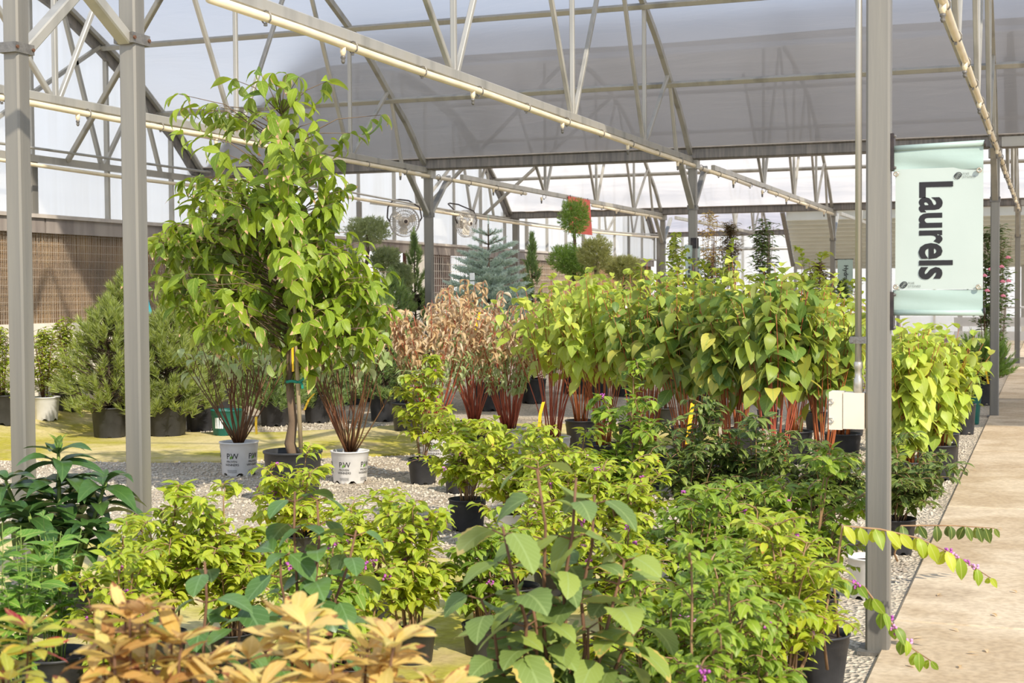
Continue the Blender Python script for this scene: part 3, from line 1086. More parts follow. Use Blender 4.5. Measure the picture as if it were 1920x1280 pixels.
ym = [4.65 + 1.22 * i for i in range(27)]
ZS = 2.085
for a, b in zip(ym[:-1], ym[1:]):
    k = 8
    yy = [a + .008 + (b - a - .016) * i / k for i in range(k + 1)]
    tz = [roofline(y) + .005 for y in yy]
    m = MB()
    vs = [(XW - .016, y, ZS) for y in yy] + [(XW - .016, y, z) for y, z in zip(yy, tz)]
    vs += [(XW - .006, y, ZS) for y in yy] + [(XW - .006, y, z) for y, z in zip(yy, tz)]
    n = k + 1
    fs = []
    for i in range(k):
        fs += [(i, n + i, n + i + 1, i + 1), (2 * n + i, 2 * n + i + 1, 3 * n + i + 1, 3 * n + i), (n + i, 3 * n + i, 3 * n + i + 1, n + i + 1), (i, i + 1, 2 * n + i + 1, 2 * n + i)]
    fs += [(0, 2 * n, 3 * n, n), (k, n + k, 3 * n + k, 2 * n + k)]
    m.add(vs, fs)
    m.build('panel', MT['wallpanel'], wl)
for i, y in enumerate(ym):
    wdt = .085 if i % 3 == 0 else .035
    m = MB()
    z1 = roofline(y) if i % 3 else 2.62
    m.lohi((XW, y - wdt / 2, ZS), (XW + .05, y + wdt / 2, max(z1, 2.6)))
    m.build('mullion', MT['galv'] if i % 3 else MT['galv_post'], wl)
    if i % 3 == 0:
        m = MB()
        m.lohi((XW, y - .02, 2.6), (XW + .035, y + .02, roofline(y)))
        m.build('mullion', MT['galv'], wl)
m = MB()
m.lohi((XW - .03, 3.5, 2.05), (XW + .09, 36.3, 2.088))
m.build('sill', MT['sill'], wl)
for a, b in ((4.4, 8.2), (8.2, 12.1), (12.1, 15.9), (15.9, 19.0), (19.0, 21.9), (21.9, 23.9), (23.9, 27.9), (27.9, 31.9), (31.9, 36.2)):
    m = MB()
    m.lohi((XW - .03, a + .01, 1.90), (XW + .06, b - .01, 2.05))
    m.build('fascia', MT['fascia'], wl)
for a, b in ((4.4, 8.2), (8.2, 12.1), (12.1, 15.9), (15.9, 19.0), (23.9, 27.9), (27.9, 31.9), (31.9, 36.2)):
    m = MB()
    m.lohi((XW - .12, a + .01, .98), (XW - .02, b - .01, 1.91))
    m.build('cooling_pad', MT['pad'], wl)
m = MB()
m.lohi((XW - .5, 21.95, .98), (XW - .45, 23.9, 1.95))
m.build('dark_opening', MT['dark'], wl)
for a, b in ((19.0, 19.45), (20.05, 20.45), (21.05, 21.9)):
    m = MB()
    m.lohi((XW - .02, a, .2), (XW + .03, b, 1.9))
    m.build('jamb', MT['curb'], wl)
m = MB()
m.lohi((XW - .02, 19.0, .2), (XW + .03, 21.9, 1.25))
m.build('door_panel', MT['benchwhite'], wl)
m = MB()
m.lohi((XW - .15, 3.5, 0), (XW + .05, 36.3, .985))
m.build('curb', MT['curb'], wl)
# wire mesh in front of the pads
m = MB()


def wires(m, y0, y1, dy, dz, r=.0017):
    rnd = random.Random(3)
    y = y0
    while y < y1:
        j = rnd.uniform(-.008, .008)
        m.beam((XW + .012, y + j, .98), (XW + .012, y - j, 1.9), r * 2, r * 2, up=(0, 1, 0))
        y += dy
    z = 1.03
    while z < 1.9:
        m.beam((XW + .008, y0, z), (XW + .008, y1, z + rnd.uniform(-.004, .004)), r * 2, r * 2)
        z += dz


wires(m, 9.0, 19.0, .026, .085)
wires(m, 21.95, 29, .08, .12, .005)
o = m.build('wire_mesh', MT['wire'], wl)
o['kind'] = 'stuff'

# end rib and edge film strip on the wall, one per bay
for yg, lab in ((Y1, 'wide dark arch along the side wall behind the thick posts'), (Y2, 'wide dark arch on the side wall above the fans'), (Y3, 'far wide arch where the side wall ends')):
    m = MB()
    pts = [(XW + .05, yg - u, prof(u) - .06) for u in np.linspace(0.0, 4.95, 26)]
    for a, b in zip(pts[:-1], pts[1:]):
        m.beam(a, b, .05, .11)
    t = thing('wall_arch', (XW, yg, 2.7), lab, 'arch', 'wall arches')
    m.build('arch_rib', MT['gutter'], t)
    m = MB()
    for a, b in zip(pts[:-1], pts[1:]):
        m.beam((XW + .11, a[1] + .02, a[2] + .05), (XW + .11, b[1] + .02, b[2] + .05), .05, .045)
    m.build('edge_strip', MT['galv'], t)
    m = MB()
    m.beam((XW + .06, yg - 6.0, 2.64), (XW + .06, yg, 2.64), .05, .07)
    m.build('bottom_chord', MT['galv'], t)
    for y0_, y1_ in ((-4.2, -2.0), (-2.0, -2.6), (-1.95, -1.3), (-.9, -1.25), (-4.3, -4.9)):
        m = MB()
        m.beam((XW + .06, yg + y0_, 2.66), (XW + .06, yg + y1_, prof(-y1_) - .05), .04, .04, up=(1, 0, 0))
        m.build('web_bar', MT['galv'], t)
# long diagonal braces between the wall and the first truss
for (a, b), lab in ((((XW + .08, 12.45, 2.66), (XB, 10.66, 4.6)), 'long diagonal brace rising from the wall to the tree side truss'),
                    (((XW + .08, 21.6, 2.66), (XB, 20.0, 4.6)), 'diagonal brace in front of the white wall above the cloud pine'),
                    (((XW + .08, 24.2, 2.66), (XB, 22.4, 4.4)), 'diagonal brace between the two fans and the bright roof')):
    m = MB()
    m.beam(a, b, .05, .05, up=(0, 1, 0), bev=.006)
    tag(m.build('diagonal_brace', MT['galv']), lab, 'brace', 'diagonal braces')
# pipes along the wall
for pts, r, lab in (([(XW + .25, y, 2.55 + .02 * math.sin(y * .8)) for y in np.linspace(9, 16, 12)], .02, 'cream pipe along the wall behind the thick posts'),
                    ([(XW + .22, y, 2.72 - .0 * y) for y in np.linspace(9, 18, 10)], .014, 'thin grey pipe along the wall over the cooling pads'),
                    ([(XW + .35, y, 2.66 - .12 * math.sin((y - 16) / 21 * 3.14)) for y in np.linspace(16, 36.5, 28)], .022, 'cream pipe sagging along the wall over the fans'),
                    ([(XW + .5, y, 2.72 - .16 * math.sin((y - 16) / 21 * 3.14)) for y in np.linspace(16, 36.5, 28)], .014, 'thin pipe with cables along the wall over the fans')):
    m = MB()
    m.tube(pts, r, 8)
    tag(m.build('wall_pipe', MT['pipe'] if r > .018 else MT['galv'], smooth=True), lab, 'pipe', 'pipes along the wall')


# ------------------------------------------------------------------ fans
def make_fan(y, z, tilt, label):
    t = thing('wall_fan', (XW + .45, y, z), label, 'fan', 'wall fans')
    t.rotation_euler = (0, 0, tilt)
    R = .225
    # local: axis along +X (towards the room)
    def ring(rad, x, r=.005):
        return [(x, rad * math.cos(a), rad * math.sin(a)) for a in np.linspace(0, 2 * math.pi, 33)]
    m = MB()
    for rad, x in ((R, 0), (R, .04), (R, -.04), (R * .75, .07), (R * .5, .085), (R * .75, -.07)):
        m.tube(ring(rad, x), .005, 5, cap=False)
    for k in range(36):
        a = 2 * math.pi * k / 36
        m.tube([(.09, .05 * math.cos(a), .05 * math.sin(a)), (.085, R * .5 * math.cos(a), R * .5 * math.sin(a)), (.04, R * math.cos(a), R * math.sin(a)), (-.04, R * math.cos(a), R * math.sin(a)), (-.08, R * .4 * math.cos(a), R * .4 * math.sin(a))], .0028, 4, cap=False)
    m.build('guard', MT['fanwire'], t, world=False)
    m = MB()
    m.tube([(-.16, 0, 0), (-.05, 0, 0), (-.03, 0, 0)], [.075, .085, .05], 16)
    m.build('motor', MT['fanbody'], t, smooth=True, world=False)
    for k in range(3):
        a = 2 * math.pi * k / 3 + .4
        m = MB()
        vs = []
        for i, (rr, wd) in enumerate(((.05, .03), (.12, .06), (.19, .05))):
            for s in (-1, 1):
                vs.append((s * .03, rr * math.cos(a) - s * wd * math.sin(a), rr * math.sin(a) + s * wd * math.cos(a)))
        m.add(vs, [(0, 1, 3, 2), (2, 3, 5, 4)])
        m.build('blade', MT['curb'], t, world=False)
    m = MB()
    m.tube([(.06, 0, 0), (.105, 0, 0)], [.045, .04], 16)
    h = m.build('hub', MT['fanbody'], t, smooth=True, world=False)
    m = MB()
    m.tube([(.104, 0, 0), (.110, 0, 0)], [.03, .026], 14)
    m.build('badge', MT['blacksteel'], h, world=False)
    m = MB()
    m.tube([(0, -R, .0), (0, -R - .04, .06), (-.05, -R - .02, .22), (-.3, -R + .1, .34), (-.38, 0, .36), (-.3, R - .1, .34), (-.05, R + .02, .22), (0, R + .04, .06), (0, R, 0)], .012, 8)
    m.build('yoke', MT['blacksteel'], t, smooth=True, world=False)
    return t


make_fan(19.97, 2.345, -.95, 'round wire wall fan beside the grey braced post')
make_fan(22.45, 2.42, -.35, 'round wire wall fan tilted down above the blue spruce')

# ------------------------------------------------------------------ banners
def quad_text(key, x, z, size, y, sx=1.0, rot=True):
    V, F = TX[key]
    if rot:     # reads downwards
        return [(x + v[1] * size, y, z - v[0] * size * sx) for v in V], F
    return [(x + v[0] * size * sx, y, z + v[1] * size) for v in V], F


bt = thing('banner', (-.358, Y0 - .01, 1.18), 'pale mint banner reading Laurels hung on the thick post', 'banner')


def sheet(z0, z1, mat, name, seed, x0=-.505, x1=-.209, amp=.004, thick=.003, nz=16, tilt=0.0):
    rnd = random.Random(seed)
    p = [rnd.uniform(0, 6) for _ in range(4)]
    nx_ = 18
    V, F = [], []
    for s in (0, 1):
        for i in range(nx_ + 1):
            for j in range(nz + 1):
                a, b = i / nx_, j / nz
                x = x0 + (x1 - x0) * a
                z = z0 + (z1 - z0) * b + (a * .006 if b > .5 else 0) * tilt
                y = Y0 - .012 + s * thick + amp * (math.sin(a * 5 + b * 3 + p[0]) * .6 + math.sin(b * 7 + a * 4 + p[1]) * .4)
                V.append((x, y, z))
    n = nz + 1
    o = (nx_ + 1) * n
    for i in range(nx_):
        for j in range(nz):
            F.append((i * n + j, (i + 1) * n + j, (i + 1) * n + j + 1, i * n + j + 1))
            F.append((o + i * n + j, o + i * n + j + 1, o + (i + 1) * n + j + 1, o + (i + 1) * n + j))
    m = MB()
    m.add(V, F)
    return m.build(name, mat, bt, smooth=True)


sheet(1.27, 1.683, MT['banner'], 'panel', 1, x0=-.497, amp=.0012)
sheet(1.676, 1.752, MT['banner2'], 'top_sleeve', 2, amp=.005, tilt=1)
sheet(1.196, 1.268, MT['banner2'], 'bottom_sleeve', 3)
for zz, nm in ((1.756, 'top_pole'), (1.192, 'bottom_pole')):
    m = MB()
    m.tube([(-.515, Y0 - .01, zz - .002), (-.206, Y0 - .01, zz + (.006 if zz > 1.5 else -.003))], .0105, 10)
    pl = m.build(nm, MT['banner2'], bt, smooth=True)
    m = MB()
    m.tube([(-.207, Y0 - .01, zz + .003), (-.201, Y0 - .01, zz + .003)], .013, 10)
    m.build('end_cap', MT['blacksteel'], pl)
for z0, z1 in ((1.68, 1.806), (1.13, 1.262)):
    m = MB()
    m.lohi((-.513, Y0 - .03, z0), (-.501, Y0 + .03, z1))
    b = m.build('bracket', MT['blacksteel'], bt)
    for zz in (z0 + .008, z1 - .01):
        m = MB()
        m.ico((-.499, Y0 - .02, zz), .007)
        m.build('screw', MT['bracket'], b)
for gx, g_z in ((-.494, 1.667), (-.222, 1.671), (-.494, 1.279), (-.223, 1.277)):
    m = MB()
    m.tube([(gx + .0065 * math.cos(a), Y0 - .021, g_z + .0065 * math.sin(a)) for a in np.linspace(0, 2 * math.pi, 15)], .003, 6, cap=False)
    m.build('grommet', MT['brass'], bt, smooth=True)
yt = Y0 - .0140
m = MB()
m.add(*quad_text('laurels', -.4135, 1.642, .1505, yt, sx=.338 / (TX['laurels'][0][:, 0].max() * .1505)))
m.build('lettering', MT['print'], bt)
for x, z in ((-.304, 1.655), (-.482, 1.286)):
    m = MB()
    for rr, wd, ph in ((.0125, .0028, 0), (.0082, .0024, .8), (.0042, .002, 1.7)):
        P = []
        for k in range(22):
            a = 2 * math.pi * k / 22
            r2 = rr * (1 + .12 * math.sin(2 * a + ph))
            P.append((r2 * math.cos(a), r2 * .92 * math.sin(a)))
        vs = [(x + .013 + p[0], yt, z + p[1]) for p in P] + [(x + .013 + p[0] * (1 - wd / rr), yt, z + p[1] * (1 - wd / rr)) for p in P]
        m.add(vs, [(i, (i + 1) % 22, 22 + (i + 1) % 22, 22 + i) for i in range(22)])
    m.build('logo', MT['print'], bt)
    m = MB()
    m.add(*quad_text('five', x + .028, z + .002, .0105, yt, rot=False))
    m.add(*quad_text('stones', x + .028, z - .0085, .0105, yt, rot=False))
    m.build('lettering', pmat('grey print', (110, 116, 112)), bt)

# two small edge-on banners on the braced post, and the hydrangea banner
for s, lab in ((-1, 'narrow mint banner seen edge-on, before the braced post in the dogwoods'), (1, 'mint banner half hidden behind the braced post in the dogwoods')):
    t = thing('banner', (XA, Y1 + s * .2, 1.2), lab, 'banner', 'small banners on distant posts')
    m = MB()
    n = 10
    vs = []
    for j in range(n + 1):
        z = 1.15 + .6 * j / n
        for i in range(5):
            yy = Y1 + s * (.05 + .3 * i / 4)
            vs.append((XA + .006 * math.sin(j * .8 + i) - .002, yy, z))
            vs.append((XA + .006 * math.sin(j * .8 + i) + .002, yy, z))
    fs = []
    for j in range(n):
        for i in range(4):
            a = j * 10 + i * 2
            fs += [(a, a + 2, a + 12, a + 10), (a + 1, a + 11, a + 13, a + 3)]
    m.add(vs, fs)
    m.build('panel', MT['banner2'], t)
    m = MB()
    for j, zz in enumerate((1.60, 1.55, 1.50, 1.46, 1.41, 1.36, 1.31)):
        m.lohi((XA + .008, Y1 + s * .15, zz), (XA + .010, Y1 + s * .24, zz + .028))
    m.build('lettering', MT['print'], t)
    m = MB()
    m.lohi((XA - .012, Y1 + s * .045 - .01, 1.72), (XA + .05, Y1 + s * .045 + .012, 1.83))
    m.build('bracket', MT['blacksteel'], t)
t = thing('banner', (-3.32, Y2 - .05, 1.2), 'small mint hydrangea banner on the far braced post', 'banner')
m = MB()
m.lohi((-3.45, Y2 - .06, 1.2), (-3.19, Y2 - .055, 1.8))
m.build('panel', MT['banner2'], t)
m = MB()
m.add(*quad_text('hyd', -3.34, 1.70, .105, Y2 - .064, sx=.48 / (TX['hyd'][0][:, 0].max() * .105)))
m.build('lettering', MT['print'], t)
m = MB()
m.lohi((-3.5, Y2 - .06, 1.79), (-3.18, Y2 - .05, 1.81))
m.build('pole', MT['blacksteel'], t)
# red banner hanging from the chord
t = thing('red_banner', (XB + .03, 20.5, 2.1), 'coral red banner hanging from a chord behind the ball topped juniper', 'banner')
m = MB()
m.add([(XB + .035, 20.0, 2.66), (XB + .035, 21.05, 2.66), (XB + .05, 21.12, 2.13), (XB + .03, 20.05, 2.13), (XB + .04, 20.0, 2.66), (XB + .04, 21.05, 2.66), (XB + .055, 21.12, 2.13), (XB + .035, 20.05, 2.13)],
      [(0, 1, 2, 3), (7, 6, 5, 4), (0, 4, 5, 1), (2, 6, 7, 3), (1, 5, 6, 2), (0, 3, 7, 4)])
m.build('panel', MT['redsign'], t)
m = MB()
for y in (20.1, 20.95):
    m.tube([(XB + .037, y, 2.64), (XB + .037, y, 2.68)], .006, 6)
m.build('tie', MT['blacksteel'], t)

# ------------------------------------------------------------------ far end: ribbed metal roof, back wall
t = thing('ribbed_roof', (-4.6, 36, 2.0), 'tan ribbed metal lean-to roof sloping down behind the far banner', 'roof')
m = MB()
P0, P1 = Vector((0, 33.6, 3.15)), Vector((0, 38.0, 2.0))
nr = 14
prof_pts = []
for i in range(nr):
    for s, h in ((0, 0), (.62, -.02), (.70, -.20), (.84, -.20)):
        f_ = (i + s) / nr
        p = P0.lerp(P1, f_)
        prof_pts.append((p.y, p.z + h))
vs, fs = [], []
for y, z in prof_pts:
    sk = (y - 33.6) / 4.4
    vs += [(-5.72 - .48 * sk, y, z), (1.2, y, z)]
for i in range(len(prof_pts) - 1):
    fs.append((2 * i, 2 * i + 1, 2 * i + 3, 2 * i + 2))
m.add(vs, fs)
m.build('sheet', MT['corr'], t)
m = MB()
m.beam((-5.8, 33.6, 3.12), (-6.28, 38.0, 1.95), .09, .14)
m.build('edge_beam', MT['gutter'], t)
for x in (-6.2, -3.6, -.6):
    m = MB()
    m.lohi((x - .04, 37.9, 0), (x + .04, 37.98, 2.02))
    m.build('post', MT['galv'], t)
bw = thing('wall_back', (-2, 42, 0), 'white film end wall glowing with daylight', kind='structure')
for i in range(12):
    x = -12 + i * 1.8
    m = MB()
    m.lohi((x + .03, 42, 0), (x + 1.77, 42.02, 4.2))
    m.build('panel', MT['wallpanel'], bw)
    m = MB()
    m.lohi((x - .03, 41.95, 0), (x + .03, 42.03, 4.2))
    m.build('mullion', MT['galv'], bw)
t = thing('rail', (-6.0, 40, 2.4), 'grey horizontal rail at the bright far opening', 'rail')
m = MB()
m.tube([(-9.5, 40, 2.45), (-5.9, 40, 2.42)], .045, 8)
m.build('bar', MT['galv'], t, smooth=True)
m = MB()
m.lohi((-9.45, 39.96, 0), (-9.37, 40.04, 2.45))
m.build('upright', MT['galv'], t)


# ================================================================== plants
def leaf_arrays(L, prof_w, n=6, fold=.25, bend=.6, wave=0.0, seed=0, tipcurl=0.0):
    """unit leaf: base at origin, along +Y, normal +Z; returns V, F(tri), UV"""
    rnd = random.Random(seed)
    V = [(0, 0, 0)]
    UV = [(.5, 0)]
    y = z = 0.0
    ang = bend * .25
    st = L / n
    for i in range(1, n):
        t = i / n
        y += st * math.cos(ang)
        z += st * math.sin(ang)
        ang -= bend / n * (1 + tipcurl * t)
        wd = prof_w(t)
        wv = wave * math.sin(t * 9 + seed) + rnd.uniform(-wave, wave) * .5
        V += [(-wd, y, z + fold * wd + wv), (0, y, z), (wd, y, z + fold * wd - wv)]
        UV += [(.5 - .5 * wd / max(.01, prof_w(.45)), t), (.5, t), (.5 + .5 * wd / max(.01, prof_w(.45)), t)]
    y += st * math.cos(ang)
    z += st * math.sin(ang)
    V.append((0, y, z))
    UV.append((.5, 1))
    F = [(0, 2, 1), (0, 3, 2)]
    for i in range(n - 2):
        a = 1 + 3 * i
        for k in (0, 1):
            F += [(a + k, a + k + 1, a + k + 4), (a + k, a + k + 4, a + k + 3)]
    a = 1 + 3 * (n - 2)
    T = len(V) - 1
    F += [(a, a + 1, T), (a + 1, a + 2, T)]
    return np.array(V, float), np.array(F, int), np.array(UV, float)


def ovate(w, p=.8, q=1.15):
    return lambda t: w * (math.sin(math.pi * t ** p) ** q) if 0 < t < 1 else 0


def serr(w):
    f = ovate(w, .75, .75)
    return lambda t: f(t) * (1.0 if int(round(t * 12)) % 2 == 0 else .9)


SHAPES = {
    'calli': [leaf_arrays(1, ovate(.25, .85, 1.0), 6, .25, b, .01, i) for i, b in enumerate((.5, .9, 1.3))],
    'dog': [leaf_arrays(1, ovate(.29, .74, .95), 7, .22, b, .012, i) for i, b in enumerate((.5, .9, 1.4))],
    'tree': [leaf_arrays(1, ovate(.215, .78, 1.0), 7, .28, b, .016, i) for i, b in enumerate((.6, 1.1, 1.6, .9))],
    'dry': [leaf_arrays(1, ovate(.13, .8, 1.1), 6, 1.2, b, .04, i) for i, b in enumerate((1.6, 2.6, 2.0))],
    'vib': [leaf_arrays(1, serr(.37), 12, .14, b, .012, i) for i, b in enumerate((.5, .8, 1.1))],
    'round': [leaf_arrays(1, ovate(.33, .85, .7), 7, .2, b, .008, i) for i, b in enumerate((.4, .7, 1.0))],
    'auc': [leaf_arrays(1, ovate(.19, .85, .95), 8, .3, b, .012, i) for i, b in enumerate((.8, 1.2, 1.6))],
    'azal': [leaf_arrays(1, ovate(.17, 1.25, .95), 6, .22, b, .015, i) for i, b in enumerate((.5, .9, -.3))],
    'euo': [leaf_arrays(1, ovate(.24, .9, .9), 5, .2, b, .008, i) for i, b in enumerate((.4, .8))],
    'box': [leaf_arrays(1, ovate(.24, .9, .9), 3, .2, b, .0, i) for i, b in enumerate((.4, .8))],
    'lance': [leaf_arrays(1, ovate(.14, .85, 1.0), 5, .25, b, .01, i) for i, b in enumerate((.6, 1.1))],
}
_LEAFMESH = {}


def leaf_mesh(shape, var, mat):
    k = (shape, var, mat.name)
    if k not in _LEAFMESH:
        V, F, UV = SHAPES[shape][var]
        _LEAFMESH[k] = mesh_from('leaf_' + shape, V, F, mat, uv=UV, smooth=True)
    return _LEAFMESH[k]


def nrm(v):
    l = math.sqrt(v[0] * v[0] + v[1] * v[1] + v[2] * v[2]) or 1.0
    return (v[0] / l, v[1] / l, v[2] / l)


def crs(a, b):
    return (a[1] * b[2] - a[2] * b[1], a[2] * b[0] - a[0] * b[2], a[0] * b[1] - a[1] * b[0])


def frame(d, up, roll=0.0):
    y = nrm(d)
    x = crs(y, up)
    if abs(x[0]) + abs(x[1]) + abs(x[2]) < 1e-4:
        x = crs(y, (.31, .95, .1))
    x = nrm(x)
    z = crs(x, y)
    if roll:
        c, s = math.cos(roll), math.sin(roll)
        x2 = tuple(x[i] * c + z[i] * s for i in range(3))
        z = tuple(z[i] * c - x[i] * s for i in range(3))
        x = x2
    return ((x[0], y[0], z[0]), (x[1], y[1], z[1]), (x[2], y[2], z[2]))


class Plant:
    """collects stems and leaves in coordinates local to the plant's base"""

    def __init__(self, seed):
        self.r = random.Random(seed)
        self.leaves = []
        self.stems = []
        self.extra = []

    def leaf(self, p, d, size, up=(0, 0, 1), roll=0.0, var=None, mat=0):
        self.leaves.append((p, frame(d, up, roll), size, var, mat))


def emit(P, name, label, cat, loc, shape, mats, stemmat=None, group=None, maxobj=300, stem_name='stem', join_stems=False, cull=True, minpx=9.0, root=None, stuffname='foliage'):
    t = root or thing(name, loc, label, cat, group)
    L = np.array(loc)
    if P.stems:
        if join_stems:
            m = MB()
            for pts, rad, n in P.stems:
                m.tube(pts, rad, n)
            m.build(stem_name, stemmat, t, smooth=True, world=False)
        else:
            for pts, rad, n in P.stems:
                MB().tube(pts, rad, n).build(stem_name, stemmat, t, smooth=True, world=False)
    if P.leaves:
        pos = np.array([l[0] for l in P.leaves], float)
        px, py, dz = project(pos + L)
        ok = (dz > .3)
        if cull:
            ok &= (px > -420) & (px < 2340) & (py > -300) & (py < 1500)
        size = np.array([l[2] for l in P.leaves]) * FPX / np.maximum(dz, .3)
        vis = (px > -40) & (px < 1960) & (py > -40) & (py < 1320)
        score = np.where(vis, size, size * .2)
        # leaves at the back of a plant hide behind the front ones
        fr = dz - dz.min() if len(dz) else dz
        score = score * (1 - .35 * np.clip(fr / (fr.max() + 1e-6), 0, 1))
        order = [i for i in np.argsort(-score) if ok[i]]
        take = [i for i in order if size[i] * .55 >= minpx][:maxobj]
        tk = set(take)
        rest = [i for i in order if i not in tk]
        for i in take:
            p, fr_, s, var, mi = P.leaves[i]
            v = P.r.randrange(len(SHAPES[shape])) if var is None else var
            o = bpy.data.objects.new('leaf', leaf_mesh(shape, v, mats[mi]))
            COL.objects.link(o)
            o.parent = t
            o.matrix_basis = Matrix(((fr_[0][0] * s, fr_[0][1] * s, fr_[0][2] * s, p[0]), (fr_[1][0] * s, fr_[1][1] * s, fr_[1][2] * s, p[1]), (fr_[2][0] * s, fr_[2][1] * s, fr_[2][2] * s, p[2]), (0, 0, 0, 1)))
        for mi in range(len(mats)):
            rr = [i for i in rest if P.leaves[i][4] == mi]
            if not rr:
                continue
            VV, FF, UU, TT, off = [], [], [], [], 0
            for v in range(len(SHAPES[shape])):
                sub = [i for k_, i in enumerate(rr) if k_ % len(SHAPES[shape]) == v]
                if not sub:
                    continue
                V, F, UV = SHAPES[shape][v]
                R = np.array([P.leaves[i][1] for i in sub])
                S = np.array([P.leaves[i][2] for i in sub])
                T = np.array([P.leaves[i][0] for i in sub], float)
                W = np.einsum('nij,vj->nvi', R, V) * S[:, None, None] + T[:, None, :]
                VV.append(W.reshape(-1, 3))
                FF.append((F[None] + off + len(V) * np.arange(len(sub))[:, None, None]).reshape(-1, 3))
                UU.append(np.tile(UV, (len(sub), 1)))
                TT.append(np.repeat(np.array([P.r.random() for _ in sub]), len(V)))
                off += len(V) * len(sub)
            o = obj(stuffname, mesh_from(stuffname, np.concatenate(VV), np.concatenate(FF), mats[mi], uv=np.concatenate(UU), tint=np.concatenate(TT), smooth=True), t)
            o['kind'] = 'stuff'
    return t


def needle_tuft(P, p, d, length, nl, n, mats_idx=0, spread=.9, w=.02):
    """needles around a shoot"""
    d = nrm(d)
    fr_ = frame(d, (0, 0, 1))
    for k in range(n):
        a = P.r.uniform(0, 6.283)
        s = P.r.random()
        e = spread * (1 - .5 * s) * P.r.uniform(.7, 1.2)
        side = (fr_[0][0] * math.cos(a) + fr_[0][2] * math.sin(a), fr_[1][0] * math.cos(a) + fr_[1][2] * math.sin(a), fr_[2][0] * math.cos(a) + fr_[2][2] * math.sin(a))
        dd = tuple(d[i] * math.cos(e) + side[i] * math.sin(e) for i in range(3))
        q = tuple(p[i] + d[i] * length * s for i in range(3))
        P.extra.append((q, nrm(dd), nl * P.r.uniform(.75, 1.15), w))


def emit_needles(P, t, mat, name='needles', maxpart=None):
    if not P.extra:
        return
    E_ = P.extra
    p = np.array([e[0] for e in E_])
    d = np.array([e[1] for e in E_])
    l = np.array([e[2] for e in E_])
    wd = np.array([e[3] for e in E_])
    rnd = np.random.default_rng(int(abs(p.sum() * 1000)) % 99991)
    ref = rnd.normal(size=p.shape)
    s = np.cross(d, ref)
    s /= np.linalg.norm(s, axis=1, keepdims=True) + 1e-9
    a = p - s * (wd / 2)[:, None]
    b = p + s * (wd / 2)[:, None]
    c = p + d * l[:, None]
    V = np.stack([a, b, c], 1).reshape(-1, 3)
    F = np.arange(len(V)).reshape(-1, 3)
    UV = np.tile(np.array([(.3, 0), (.7, 0), (.6, 1.0)]), (len(p), 1))
    T = np.repeat(rnd.random(len(p)), 3)
    o = obj(name, mesh_from(name, V, F, mat, uv=UV, tint=T), t)
    o['kind'] = 'stuff'


